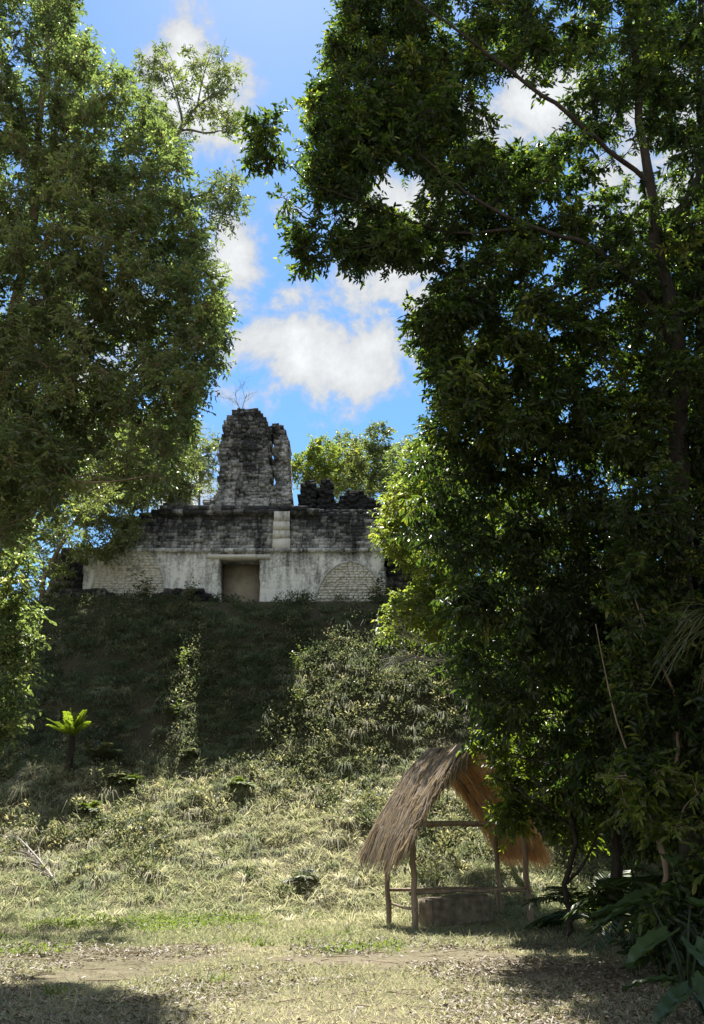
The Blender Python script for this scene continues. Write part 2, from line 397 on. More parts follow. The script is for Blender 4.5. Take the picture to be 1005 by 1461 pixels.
def build_temple():
    D = 36.0
    zb = at(340, 862, D)[2]
    zc = at(340, 785, D)[2]; zr = at(340, 728, D)[2]
    root = empty('temple_ruin', (at(340, 862, D)[0], D, zb), 'ruined grey and white stone temple with broken roof comb atop the grassy mound', 'ruin')
    m_low = stone_mat('lime_plaster_masonry', zb, 5.0, -.02, block=.0, light=(.82, .83, .82))
    m_up = stone_mat('blackened_masonry', zc, 3.0, .42, light=(.50, .50, .48), dark=(.045, .045, .048))
    m_comb = stone_mat('comb_masonry', at(350, 680, D)[2], 6.0, .40, light=(.48, .48, .47), dark=(.045, .045, .048))
    m_black = stone_mat('black_ledge_stone', zb, 8.0, .85, light=(.3, .29, .27))
    m_white = stone_mat('pale_plaster', zb, 9.0, -.35, light=(.64, .62, .57))
    m_tan = rough_mat('doorway_plaster', [(.3, (.28, .23, .17)), (.5, (.46, .40, .32)), (.75, (.58, .53, .45))], 1.4, bump=.3)
    xa, xb = at(313, 862, D)[0], at(371, 862, D)[0]; zd = at(340, 797, D)[2]
    hole = [(xa, xb, zb - 1, zd)]
    # lower wall either side of the doorway (stone joints start at the jambs)
    masonry('wall', m_low, root, [(868, 118, 313), (797, 120, 313)], D, .9, .36, (.45, 1.2), .004, .03, seed=2)
    masonry('wall', m_low, root, [(868, 371, 552), (797, 371, 548)], D, .9, .36, (.45, 1.2), .004, .03, seed=3)
    masonry('wall', m_low, root, [(797, 120, 549), (786, 120, 549)], D + .004, .9, .2, (.35, .9), .004, .03, seed=4)
    masonry('end_wall', m_black, root, [(868, 62, 118), (800, 70, 119), (782, 90, 120)], D + .25, .9, .25, (.25, .5), .05, .2, seed=5)
    masonry('end_wall', m_black, root, [(868, 552, 606), (760, 548, 600)], D + .25, .9, .25, (.25, .5), .05, .2, seed=6)
    # surviving lime plaster over the blocks: faint courses, hairline joints, uneven face
    for (pa, pb, pc_, sd_) in ((121, 312.6, 868, 51), (371.4, 546, 868, 52)):
        xs = np.arange(at(pa, 830, D)[0], at(pb, 830, D)[0], .05); z0, z1 = zb - .25, at(340, 786.5, D)[2]; zs = np.arange(z0, z1, .045); GX, GZ = np.meshgrid(xs, zs)
        k_ = np.floor((GZ + .10 * vnoise(GX, GZ, 3, 5)) / .36); fz = (GZ + .10 * vnoise(GX, GZ, 3, 5)) / .36 - k_; fx = GX / .8 + hash2(k_, k_ * 0, 7); kx = np.floor(fx); fx = fx - kx
        jn = np.exp(-((np.minimum(fz, 1 - fz)) / .07) ** 2) * (vnoise(GX, GZ, .7, 6) > .35) + np.exp(-((np.minimum(fx, 1 - fx)) / .035) ** 2) * (hash2(kx, k_, 9) > .55)
        off = .012 * jn + .03 * (fbm(GX, GZ, 1.1, sd_) - .5) + .012 * (fbm(GX, GZ, .25, sd_ + 3) - .5) + .02 * (fbm(GX, GZ, .6, sd_ + 8) > .62)
        YY = D - .035 + off; YY[:, [0, -1]] = D + .05; YY[-1] = D + .05
        ny_, nx_ = GX.shape; i_ = np.arange(ny_ - 1)[:, None] * nx_ + np.arange(nx_ - 1)[None]
        mesh_np('plaster_face', np.stack([GX, YY, GZ], -1).reshape(-1, 3), [np.stack([i_, i_ + 1, i_ + nx_ + 1, i_ + nx_], -1).reshape(-1, 4)], m_low, root, {'rnd': np.full(GX.size, .5)}, smooth=True)
    # upper zone, set back a little behind a projecting cornice
    masonry('cornice', m_low, root, [(787, 116, 553), (781, 116, 553)], D - .14, 1.1, .16, (.4, .8), .02, .03, seed=7)
    masonry('upper_wall', m_up, root, [(782, 150, 560), (760, 165, 570), (733, 190, 575), (727, 215, 545), (723, 235, 440)], D + .1, 1.6, .17, (.15, .5), .035, .12, seed=8, batter=.12)
    masonry('upper_cornice', m_up, root, [(732, 225, 470), (725, 228, 440)], D + .02, 1.5, .16, (.3, .7), .04, .1, seed=9)
    masonry('plaster_patch', m_white, root, [(786, 389, 414), (741, 391, 413)], D - .03, .3, .5, (.6, .9), .015, .02, seed=10)
    # roof slab and rear wall
    V, Q, A = [], [], []; rg = np.random.default_rng(4)
    x0, x1 = at(150, 780, D)[0], at(570, 780, D)[0]
    jbox(V, Q, A, x0, x1, D + 1.7, D + 6.5, zb - .5, zr - .5, .05, rg)
    mesh_np('core', np.concatenate(V), [np.concatenate(Q)], m_up, root, {'rnd': np.concatenate(A)})
    # doorway: jamb lining, lintel, back wall
    V, Q, A = [], [], []
    jbox(V, Q, A, xa - .02, xb + .02, D + 1.05, D + 1.25, zb - .4, zd + .1, .01, rg)
    bw = mesh_np('doorway', np.concatenate(V), [np.concatenate(Q)], m_tan, root, {'rnd': np.concatenate(A)})
    V, Q, A = [], [], []
    jbox(V, Q, A, at(296, 795, D)[0], at(386, 795, D)[0], D - .12, D + .5, zd - .02, zd + .17, .015, rg)
    mesh_np('lintel', np.concatenate(V), [np.concatenate(Q)], m_white, bw, {'rnd': np.concatenate(A)})
    # blind arches walled up with small stones, each with a dark hood moulding
    for (cx, cy, rpx, s) in ((500, 868, 48, 21), (183, 848, 50, 22)):
        c = at(cx, cy, D); r = rpx / 31.0 * 1.02
        V, Q, A = [], [], []; rg = np.random.default_rng(s); z = 0
        while z < r * 1.35:
            h = .13 * rg.uniform(.8, 1.2); hw = r * math.sqrt(max(0, 1 - min(1, (z / (r * 1.38))) ** 2)); x = -hw
            while x < hw:
                w = rg.uniform(.14, .34); e = min(x + w, hw)
                jbox(V, Q, A, c[0] + x, c[0] + e - .01, D - .085 + rg.normal(0, .012), D + .3, c[2] + z, c[2] + z + h - .01, .012, rg); x = e
            z += h
        ar = mesh_np('blind_arch', np.concatenate(V), [np.concatenate(Q)], m_white, root, {'rnd': np.concatenate(A)})
        th = np.linspace(.1, math.pi - .1, 22); T = Tubes()
        T.add(np.stack([c[0] + np.cos(th) * (r + .05), np.full(22, D - .07), c[2] + np.sin(th) * (r * 1.38 + .05)], -1), .055, 6, wob=.25)
        T.build('hood_moulding', m_up, ar)
    # black ledges below the wall
    masonry('plinth', m_black, root, [(876, 60, 172), (852, 72, 165), (842, 85, 150)], D - .9, 1.0, .2, (.2, .5), .06, .25, seed=11)
    masonry('plinth', m_black, root, [(876, 205, 314), (856, 212, 308), (843, 225, 290)], D - .7, .8, .2, (.2, .5), .06, .25, seed=12)
    masonry('doorstep', m_low, root, [(876, 306, 380), (864, 310, 374)], D - .4, 1.4, .2, (.4, .7), .02, .05, seed=13)
    # roof comb
    E = D + 1.6
    sl = []
    for (pa, pb, ra, rb) in ((383.5, 389.5, 618, 664), (384, 390, 672, 694)):
        sl.append((at(pa, ra, E)[0], at(pb, ra, E)[0], at(pa, rb, E)[2], at(pa, ra, E)[2]))
    masonry('roof_comb', m_comb, root, [(735, 262, 386), (724, 284, 386), (709, 300, 386), (697, 311, 385.5), (650, 313, 385), (620, 317, 385), (603, 320, 383), (595, 324, 379), (589, 329, 372), (585, 337, 364)], E, 1.5, .14, (.12, .42), .05, .14, seed=14, warp=.22)
    masonry('comb_pillar', m_comb, root, [(735, 386.3, 416), (696, 386.3, 415), (692, 392, 415), (674, 392, 415), (670, 386.5, 414), (665, 386.5, 414), (660, 392, 414), (622, 391, 410), (610, 387, 404), (602, 388, 398)], E + .05, 1.35, .14, (.12, .36), .05, .10, seed=15, warp=.2)
    for k, rows in enumerate(([(735, 228, 290), (715, 236, 268), (700, 243, 266), (688, 248, 264), (680, 252, 261)],
                              [(742, 428, 452), (700, 429, 452), (688, 433, 449), (684, 437, 445)],
                              [(742, 453, 482), (700, 456, 476), (688, 458, 474), (683, 462, 472)],
                              [(742, 480, 560), (720, 482, 545), (708, 488, 525), (700, 498, 514)])):
        masonry('comb_stub', m_black if k else m_comb, root, rows, E - .2, 1.3, .14, (.12, .36), .06, .16, seed=30 + k)


build_temple()

# ------------------------------------------------------------------ thatched shelter
def ground_pt(px, py):
    d = 10.0
    for _ in range(400):
        p = at(px, py, d)
        if p[2] <= H(p[0], p[1]): break
        d += .05
    return at(px, py, d)


def strands(name, mat, parent, base, dirs, lens, width, droop, rg, nrm=None, seg=4, flat=.5):
    n = len(base); t = np.linspace(0, 1, seg)
    dirs = norm(dirs); side = norm(np.cross(dirs, rg.normal(size=(n, 3)) * flat + (nrm if nrm is not None else np.array([0, 0, 1.]))))
    P = base[:, None] + dirs[:, None] * (lens[:, None] * t)[..., None]
    P[..., 2] -= droop[:, None] * (t ** 2)[None] * lens[:, None]
    w = width[:, None] * (1 - .75 * t ** 1.5)[None]
    A = P - side[:, None] * w[..., None] / 2; B = P + side[:, None] * w[..., None] / 2
    V = np.stack([A, B], 2).reshape(-1, 3); i = np.arange(n)[:, None] * seg * 2 + np.arange(seg - 1)[None] * 2
    q = np.stack([i, i + 1, i + 3, i + 2], -1).reshape(-1, 4)
    rnd = np.repeat(np.clip(rg.normal(.5, .22, n), 0, 1), seg * 2)
    return V, q, rnd


def build_shelter():
    rg = np.random.default_rng(5)
    fl = ground_pt(593, 1326); bl = ground_pt(561, 1318); fr = ground_pt(757, 1317)
    U = fr - fl; U[2] = 0; wid = np.linalg.norm(U); U /= wid; Vd = np.array([-U[1], U[0], 0]); dep = 1.05
    root = empty('thatched_shelter', fl + U * wid / 2 + Vd * dep / 2, 'small open shelter on thin poles with shaggy thatch roof below the mound', 'shelter')
    zt = 2.02
    def L(u, v, z): return fl * np.array([1, 1, 0]) + U * u + Vd * v + np.array([0, 0, z])
    for (u, v, r) in ((0, 0, .062), (-.05, dep, .055), (wid, 0, .062), (wid - .05, dep, .055)):
        T = Tubes(); b = L(u, v, 0); b[2] = H(b[0], b[1]) - .15; top = L(u + rg.normal(0, .03), v, zt + .06)
        t = np.linspace(0, 1, 9)[:, None]; P = b * (1 - t) + top * t; P[:, :2] += rg.normal(0, .012, (9, 2)); T.add(P, np.linspace(r * 1.12, r * .9, 9), 8, wob=.06); T.build('post', M['pole'], root)
    def bar(name, a, b, r):
        T = Tubes(); t = np.linspace(0, 1, 9)[:, None]; P = a * (1 - t) + b * t; P += rg.normal(0, .01, P.shape); T.add(P, np.linspace(r * 1.1, r * .85, 9), 7, wob=.08); T.build(name, M['pole'], root)
    bar('tie_beam', L(-.06, -.03, zt), L(wid + .08, -.02, zt + .03), .045)
    bar('tie_beam', L(-.06, dep, zt - .02), L(wid + .08, dep, zt + .0), .04)
    bar('wall_plate', L(.0, -.35, zt + .03), L(-.03, dep + .35, zt + .03), .045)
    bar('wall_plate', L(wid, -.35, zt + .09), L(wid - .05, dep + .35, zt + .09), .045)
    bar('rail', L(-.1, .02, .66), L(wid + .1, .0, .70), .035)
    bar('rail', L(-.05, dep, .68), L(wid, dep, .66), .032)
    bar('rail', L(-.01, -.1, .36), L(-.05, dep + .1, .42), .03)
    bar('rail', L(wid, -.1, .64), L(wid - .05, dep + .1, .62), .03)
    # roof: profile from the ridge to the eave, local u offset from the ridge and height
    ru = wid / 2 - .12
    zr = 3.62
    def prof(s, sgn):      # s 0..1 from ridge to eave; a slight sag outwards
        k = .98 if sgn < 0 else .97
        u = ru + sgn * (s * 1.78 * k); z = zr - 2.02 * s ** 1.08 + .16 * math.sin(math.pi * s); return u, z
    y0, y1 = -.38, dep + .28
    bar('ridge_pole', L(ru, y0 + .1, zr - .12), L(ru, y1 - .1, zr - .1), .05)
    for sgn in (-1, 1):
        for v in (y0 + .25, dep * .5, y1 - .25):
            T = Tubes(); P = np.array([L(*(prof(s, sgn)[0], v, prof(s, sgn)[1] - .11)) for s in np.linspace(0, .92, 8)]); T.add(P, .032, 6, wob=.06); T.build('rafter', M['pole'], root)
        for s in (.2, .42, .64, .84):
            u, z = prof(s, sgn); bar('batten', L(u, y0 + .1, z - .07), L(u, y1 - .1, z - .07), .02)
    for sgn in (-1, 1):
        n = 13000; s0 = rg.random(n) ** .9 * .98; s0 = np.where(rg.random(n) < .6, np.clip((np.floor(s0 * 8) + rg.normal(.2, .10, n)) / 8, 0, .98), s0); v0 = rg.uniform(y0, y1, n)
        u = np.array([prof(s, sgn)[0] for s in s0]); z = np.array([prof(s, sgn)[1] for s in s0])
        u2 = np.array([prof(min(s + .12, 1.12), sgn)[0] for s in s0]); z2 = np.array([prof(min(s + .12, 1.12), sgn)[1] for s in s0])
        lift = rg.uniform(-.07, .12, n) + .12 * (vnoise(v0, s0 * 4, .25, 3) - .5)
        B = fl[None] * np.array([1, 1, 0]) + U * u[:, None] + Vd * v0[:, None]; B[:, 2] = z + lift
        Dr = U * (u2 - u)[:, None] + Vd * rg.normal(0, .06, n)[:, None]; Dr[:, 2] = z2 - z
        ln = rg.uniform(.35, .62, n)
        sn = norm(np.cross(Vd, Dr)) * (1 if sgn < 0 else -1)
        V1, q1, r1 = strands('', None, None, B, Dr, ln, rg.uniform(.012, .03, n), rg.uniform(.0, .22, n) + .25 * (s0 > .85), rg, nrm=sn)
        # gable fringe hanging off both rake edges
        n2 = 2600; s2 = rg.uniform(.02, 1, n2); e = rg.random(n2) < .6; v2 = np.where(e, y0 + rg.normal(0, .07, n2), y1 + rg.normal(0, .06, n2))
        B2 = fl[None] * np.array([1, 1, 0]) + U * np.array([prof(s, sgn)[0] for s in s2])[:, None] + Vd * v2[:, None]; B2[:, 2] = [prof(s, sgn)[1] - .0 for s in s2]
        D2 = U * (sgn * .55) + rg.normal(0, .16, (n2, 3)); D2[:, 2] -= .95
        V2, q2, r2 = strands('', None, None, B2, D2, rg.uniform(.18, .55, n2), rg.uniform(.014, .034, n2), rg.uniform(0, .3, n2), rg)
        mesh_np('thatch', np.concatenate([V1, V2]), [q1, q2 + len(V1)], M['thatch'] if sgn < 0 else M['thatch_glow'], root, {'rnd': np.concatenate([r1, r2])})
    n = 900; v0 = rg.uniform(y0 - .05, y1 + .05, n); sg = np.where(rg.random(n) < .5, -1, 1)
    B = fl[None] * np.array([1, 1, 0]) + U * (ru - sg * .08)[:, None] + Vd * v0[:, None]; B[:, 2] = zr + rg.uniform(0, .08, n)
    Dr = U * sg[:, None] + rg.normal(0, .12, (n, 3)); Dr[:, 2] -= .35
    V1, q1, r1 = strands('', None, None, B, Dr, rg.uniform(.3, .55, n), rg.uniform(.02, .04, n), rg.uniform(.3, .7, n), rg)
    mesh_np('ridge_cap', V1, [q1], M['thatch'], root, {'rnd': r1})
    # stone block under the roof
    import bmesh
    bm = bmesh.new(); bmesh.ops.create_cube(bm, size=1)
    bmesh.ops.bevel(bm, geom=bm.edges[:], offset=.06, segments=3, affect='EDGES')
    bmesh.ops.subdivide_edges(bm, edges=bm.edges[:], cuts=5, use_grid_fill=True)
    a = ground_pt(607, 1325); wb = 109 / 71.0
    c = fl + U * (.44 + wb / 2) + Vd * .34
    for v in bm.verts:
        p = np.array(v.co); nn = fbm(p[0] * 3 + p[2] * 2.1, p[1] * 3 + p[2] * 1.7, .5, 3) - .5
        f = 1 + nn * .09
        q = U * p[0] * wb * f + Vd * p[1] * .62 * f + np.array([0, 0, (p[2] + .5) * .60 * (1 + nn * .07) - .03 + .025 * math.sin(p[0] * 5)])
        v.co = q
    me = bpy.data.meshes.new('stone_block'); bm.to_mesh(me); bm.free()
    for p in me.polygons: p.use_smooth = True
    o = link_obj('stone_block', me, rough_mat('block_stone', [(.3, (.09, .07, .048)), (.5, (.19, .155, .11)), (.75, (.33, .28, .21))], 5, bump=.6, bscale=14), None, c * np.array([1, 1, 0]))
    tag(o, 'weathered brown rectangular stone block lying on the ground under the thatched shelter', 'stone block')


build_shelter()


# ------------------------------------------------------------------ plants
def leaf_mesh(name, mat, parent, P, Dv, Nv, ln, wd, rg, fold=.25, simple=False, loc=None, bias=0.0, curl=.12):
    """one folded leaf per point: base P, direction Dv, rough normal Nv"""
    n = len(P); Dv = norm(Dv); Sd = norm(np.cross(Dv, Nv)); Nn = np.cross(Sd, Dv)
    ln = ln[:, None]; wd = wd[:, None] / 2
    up = Nn * wd * fold * 2
    if simple:
        V = np.stack([P, P + Dv * ln * .45 + Sd * wd + up, P + Dv * ln - Nn * ln * curl, P + Dv * ln * .45 - Sd * wd + up], 1)
        i = np.arange(n)[:, None] * 4; F_ = [np.concatenate([i + np.array([[0, 2, 1]]), i + np.array([[0, 3, 2]])])]; k = 4
    else:
        V = np.stack([P, P + Dv * ln * .3 + Sd * wd * .9 + up, P + Dv * ln * .68 + Sd * wd * .8 + up * .8 - Nn * ln * curl * .5, P + Dv * ln - Nn * ln * curl,
                      P + Dv * ln * .68 - Sd * wd * .8 + up * .8 - Nn * ln * curl * .5, P + Dv * ln * .3 - Sd * wd * .9 + up], 1)
        i = np.arange(n)[:, None] * 6; F_ = [np.concatenate([i + np.array([[0, 3, 2, 1]]), i + np.array([[0, 5, 4, 3]])])]; k = 6
    rnd = np.clip(rg.normal(.42 + bias, .22, n), 0, 1)
    return mesh_np(name, V.reshape(-1, 3), F_, mat, parent, {'rnd': np.repeat(rnd, k)}, loc=loc)


def prisms(P, E, r0, r1):
    """thin three-sided twigs, vectorised"""
    T = norm(E - P); a = norm(np.cross(T, np.array([.3, .2, 1.]))); b = np.cross(T, a); V = []
    for Q_, r in ((P, r0), (E, r1)):
        for th in (0, 2.1, 4.2): V.append(Q_ + (a * math.cos(th) + b * math.sin(th)) * np.asarray(r)[..., None])
    V = np.stack(V, 1); i = np.arange(len(P))[:, None] * 6
    q = np.concatenate([i + np.array([[k, (k + 1) % 3, 3 + (k + 1) % 3, 3 + k]]) for k in range(3)])
    return V.reshape(-1, 3), q


def foliage(root, C, rad, mat, bark, rg, twigs=9, per=9, ll=.11, lw=.045, droop=.3, simple=False, flat=.75, bias=0.0, crown='crown', upn=1.0):
    """leafy twigs radiating from every clump centre"""
    n = len(C); rad = np.broadcast_to(rad, (n,))
    td = rg.normal(size=(n, twigs, 3)); td[..., 2] = td[..., 2] * flat + .12; td = norm(td)
    tl = rad[:, None] * rg.uniform(.55, 1.25, (n, twigs))
    B = C[:, None] + rg.normal(0, .12, (n, twigs, 3)) * rad[:, None, None]
    E = B + td * tl[..., None]; E[..., 2] -= droop * .35 * tl
    t = (np.arange(per) + rg.uniform(.0, 1, (n, twigs, per))) / per * .85 + .18
    P = B[:, :, None] * (1 - t[..., None]) + E[:, :, None] * t[..., None]
    side = norm(np.cross(td, np.array([0, 0, 1.]) + rg.normal(0, .35, td.shape)))[:, :, None] * np.where(np.arange(per) % 2, 1, -1)[None, None, :, None]
    D_ = td[:, :, None] * .55 + side * .75 + rg.normal(0, .35, P.shape); D_[..., 2] -= droop
    N_ = np.array([0, 0, 1.]) * upn + rg.normal(0, .55, P.shape)
    N_ = N_ + rg.normal(0, .45, N_.shape); P = P.reshape(-1, 3); D_ = D_.reshape(-1, 3); N_ = N_.reshape(-1, 3); m = len(P)
    cb = np.repeat(rg.normal(0, .19, n), twigs * per); cs = np.repeat(rg.uniform(.72, 1.3, n), twigs * per)
    lw = lw * cs; ln = ll * cs * rg.uniform(.65, 1.3, m)
    o = leaf_mesh(crown, mat, root, P, D_, N_, ln, lw * rg.uniform(.75, 1.25, m), rg, simple=simple, bias=bias + cb)
    if bark is not None:
        V, q = prisms(B.reshape(-1, 3), E.reshape(-1, 3), np.full(n * twigs, .007), np.full(n * twigs, .0025))
        mesh_np('twigs', V, [q], bark, root)
    return o


def in_poly(pts, poly):
    x, y = pts[:, 0], pts[:, 1]; r = np.zeros(len(pts), bool); n = len(poly)
    for a in range(n):
        x1, y1 = poly[a]; x2, y2 = poly[(a + 1) % n]
        c = ((y1 > y) != (y2 > y)) & (x < (x2 - x1) * (y - y1) / (y2 - y1 + 1e-9) + x1); r ^= c
    return r


def clumps(poly, d0, d1, n, rg, thin=(), sep=0.0):
    """centres spread through the crown's volume; thin = [(px,py,rx,ry,keep)] gaps"""
    poly = np.array(poly, float); lo, hi = poly.min(0), poly.max(0); out = []
    while len(out) < n:
        p = rg.uniform(lo, hi, (n * 2, 2)); p = p[in_poly(p, poly)]
        k = np.ones(len(p))
        for (cx, cy, rx, ry, kp) in thin: k = np.where(((p[:, 0] - cx) / rx) ** 2 + ((p[:, 1] - cy) / ry) ** 2 < 1, kp, k)
        p = p[rg.random(len(p)) < k]
        for a, b in p: out.append(at(a, b, rg.uniform(d0, d1)))
    return np.array(out[:n])


def tree(name, label, cat, limbs, C, rad, mat, bark, seed, group=None, tr=.02, attach=True, **kw):
    """limbs: first is the trunk; each a list of (xyz, radius)"""
    rg = np.random.default_rng(seed); base = np.array(limbs[0][0][0], float)
    root = empty(name, base, label, cat, group); nodes = []
    for k, lb in enumerate(limbs):
        P = smooth_path([np.append(p, r) for p, r in lb], 5)
        P[1:-1, :3] += rg.normal(0, .03, (len(P) - 2, 3)) * np.minimum(1, P[1:-1, 3:] * 12)
        T = Tubes(); T.add(P[:, :3], P[:, 3], 10 if P[0, 3] > .08 else 6, wob=.05, rg=rg); T.build('trunk' if k == 0 else 'limb', bark, root); nodes.append(P if k else P[len(P) // 3:])
    N = np.concatenate(nodes)
    if attach and len(C):
        T = Tubes(); order = np.argsort(np.min(np.linalg.norm(C[:, None] - N[None, :, :3], axis=2), 1))
        pts = list(N[:, :3])
        arr = np.zeros((len(N) + len(C) * 2, 3)); arr[:len(N)] = N[:, :3]; k = len(N)
        for ci in order:
            c = C[ci]; dd = np.linalg.norm(arr[:k] - c, axis=1) + 1.2 * np.maximum(0, arr[:k, 2] - c[2]); j = int(np.argmin(dd)); p = arr[j]
            L_ = np.linalg.norm(c - p); m = (p + c) / 2 + rg.normal(0, .08, 3) * L_ + np.array([0, 0, .06 * L_])
            r = tr * min(2.2, .45 + .35 * L_); r = min(r, .05)
            T.add(smooth_path([np.append(p, 0), np.append(m, 0), np.append(c, 0)], 3)[:, :3], np.linspace(r, r * .4, 7), 4, cap=False)
            arr[k] = m; arr[k + 1] = c; k += 2
        T.build('branches', bark, root)
    foliage(root, C, rad, mat, bark, rg, **kw)
    return root


def gz(p):
    return np.array([p[0], p[1], float(H(p[0], p[1]))])


rt = np.random.default_rng(77)
# big right-hand tree
poly = [(485, 20), (455, 100), (440, 160), (438, 230), (452, 300), (450, 345), (470, 365), (515, 372), (570, 372), (620, 380), (625, 415), (600, 435), (582, 462), (586, 488), (612, 520), (626, 570), (640, 610), (720, 640), (880, 640), (1110, 650), (1110, -130), (510, -130)]
gaps = [(560, 265, 45, 45, .18), (500, 330, 60, 40, .6), (750, 150, 75, 60, .15), (640, 20, 40, 40, .2), (920, 250, 75, 65, .15), (800, 20, 30, 40, .3), (840, 430, 40, 30, .3), (560, 110, 30, 30, .6)]
C = clumps(poly, 12.3, 17.0, 1680, rt, gaps)
C = np.concatenate([C, clumps([(488, 0), (640, 0), (640, 250), (560, 215), (480, 300), (455, 330), (448, 180)], 12.6, 15.5, 150, rt), clumps([(470, 325), (570, 330), (560, 372), (490, 372)], 12.8, 14.5, 28, rt, [(500, 330, 30, 14, .4)]), clumps([(890, 640), (960, 660), (1090, 640), (1100, 1160), (900, 1160), (870, 900)], 11.6, 13.0, 150, rt, [(965, 650, 22, 40, .1)]), clumps([(352, 185), (400, 170), (410, 290), (370, 280)], 12, 13, 9, rt), clumps([(415, 330), (450, 320), (450, 380), (430, 380)], 12, 13, 8, rt)])
E_ = rt.uniform([4.5, 4.5, 4.5], [12, 13, 14], (900, 3)); zc_ = E_[:, 1] * math.cos(PITCH) + (E_[:, 2] - EYE) * math.sin(PITCH)
C = np.concatenate([C, E_[E_[:, 0] > .44 * zc_ + .9][:330]])  # unseen off-frame clumps added to block sky light and darken the right
tb = gz(at(992, 1365, 13.3))
limbs = [[(tb, .26), (at(985, 1100, 13.3), .21), (at(972, 760, 13.3), .185), (at(966, 560, 13.2), .17), (at(963, 455, 13.2), .15)],
         [(at(963, 455, 13.2), .13), (at(940, 360, 13.1), .12), (at(928, 270, 13), .10), (at(905, 90, 13), .07), (at(880, -150, 13), .04)],
         [(at(965, 500, 13.2), .10), (at(930, 440, 13), .085), (at(903, 398, 12.9), .07), (at(840, 350, 12.8), .05), (at(760, 325, 12.6), .04), (at(680, 285, 12.5), .03), (at(600, 220, 12.5), .02)],
         [(at(925, 260, 13), .06), (at(830, 180, 12.5), .05), (at(740, 110, 12.4), .04), (at(660, 50, 12.3), .03), (at(540, -40, 12.3), .02)],
         [(at(940, 360, 13.1), .07), (at(1040, 150, 13.5), .05), (at(1100, -100, 13.8), .03)],
         [(at(760, 325, 12.6), .035), (at(640, 330, 12.8), .025), (at(520, 290, 12.9), .018), (at(440, 260, 12.9), .01)],
         [(at(903, 398, 12.9), .05), (at(820, 420, 13.4), .03), (at(720, 490, 13.6), .02), (at(620, 510, 13.4), .012)]]
tree('broadleaf_tree', 'tall dark glossy leaved tree with forked trunk arching over the right half', 'tree', limbs, C, rt.uniform(.28, .52, len(C)), M['leaf_dark'], M['bark_dark'], 101, twigs=12, per=11, ll=.135, lw=.054, droop=.35)
# second trunk at the right edge
C = clumps([(880, -300), (1350, -300), (1350, 620), (1020, 600), (930, 420), (960, 200)], 14.5, 18, 420, rt)
tb2 = gz(at(1003, 1340, 15.2))
tree('broadleaf_tree', 'straight dark trunk standing just behind the forked one at the right edge', 'tree', [[(tb2, .24), (at(1003, 1000, 15.2), .2), (at(1002, 600, 15.2), .17), (at(1003, 330, 15.2), .13), (at(1000, 100, 15.2), .09), (at(1000, -150, 15.2), .05)],
     [(at(1003, 330, 15.2), .07), (at(1100, 100, 15.6), .04), (at(1200, -60, 16), .02)]], C, rt.uniform(.35, .65, len(C)), M['leaf_dark'], M['bark_dark'], 102, twigs=11, per=9, ll=.13, lw=.055)
# understorey tree filling the right middle
poly = [(600, 560), (640, 545), (780, 590), (950, 600), (1180, 580), (1180, 1230), (960, 1230), (880, 1200), (830, 1150), (770, 1060), (710, 1020), (672, 990), (655, 950), (645, 880), (640, 800), (600, 790), (590, 730), (610, 680), (600, 620)]
C = clumps(poly, 13.9, 16.8, 880, rt, [(905, 560, 60, 40, .4), (690, 1060, 30, 30, .5), (760, 720, 30, 24, .4), (850, 850, 30, 30, .4), (800, 960, 40, 24, .4)])
C = np.concatenate([C, clumps([(735, 560), (1060, 560), (1060, 930), (800, 900), (760, 800)], 17.2, 19.6, 170, rt)])  # rear layer added to throw more shade on the clearing at lower right
tb3 = gz(at(880, 1335, 16.6))
tree('understorey_tree', 'dense dark understorey tree with hanging leaves filling the space right of the shelter', 'tree', [[(tb3, .12), (at(878, 1180, 16.4), .10), (at(860, 1000, 16.3), .085), (at(830, 820, 16.2), .06), (at(790, 660, 16.2), .03)],
     [(at(865, 1050, 16.3), .06), (at(780, 930, 16), .04), (at(700, 850, 15.8), .02)], [(at(850, 940, 16.3), .06), (at(930, 800, 16.2), .04), (at(990, 680, 16.2), .02)], [(at(830, 820, 16.2), .04), (at(730, 700, 16.3), .025), (at(640, 640, 16.3), .012)],
     [(at(878, 1180, 16.4), .05), (at(800, 1100, 15.9), .03), (at(740, 1080, 15.6), .015)]],
     C, rt.uniform(.32, .62, len(C)), M['leaf_dark'], M['bark_dark'], 103, twigs=11, per=10, ll=.15, lw=.05, droop=.75)
# forest behind on the right
for k, (px, py, d, sx, h, lab) in enumerate(((1010, 1040, 23, 3.2, 9, 'shaded forest tree behind the understorey tree at the right edge'), (860, 1000, 27, 2.8, 7.5, 'shaded forest tree on the mound flank behind the understorey tree'), (700, 830, 33.5, 3.0, 8.0, 'olive tree on the mound beside the right end of the temple'), (800, 860, 28, 2.8, 9.5, 'leafy forest tree on the mound flank seen through gaps in the understorey tree'))):
    c0 = at(px, py, d); b = gz(c0); n = 260
    q_ = norm(rt.normal(size=(n, 3))) * rt.random((n, 1)) ** .4 * np.array([sx, 2.6, h / 2]); Cc = q_ + np.array([b[0], b[1], b[2] + h * .55]); Cc = Cc[Cc[:, 2] > b[2] + .3]
    tree('forest_tree', lab, 'tree', [[(b, .16), (b + [.2, 0, h * .35], .12), (b + [0, .1, h * .8], .05)]], Cc, rt.uniform(.45, .75, len(Cc)), M['leaf_bright'], M['bark_dark'], 110 + k, twigs=9, per=8, ll=.17, lw=.07, simple=True)
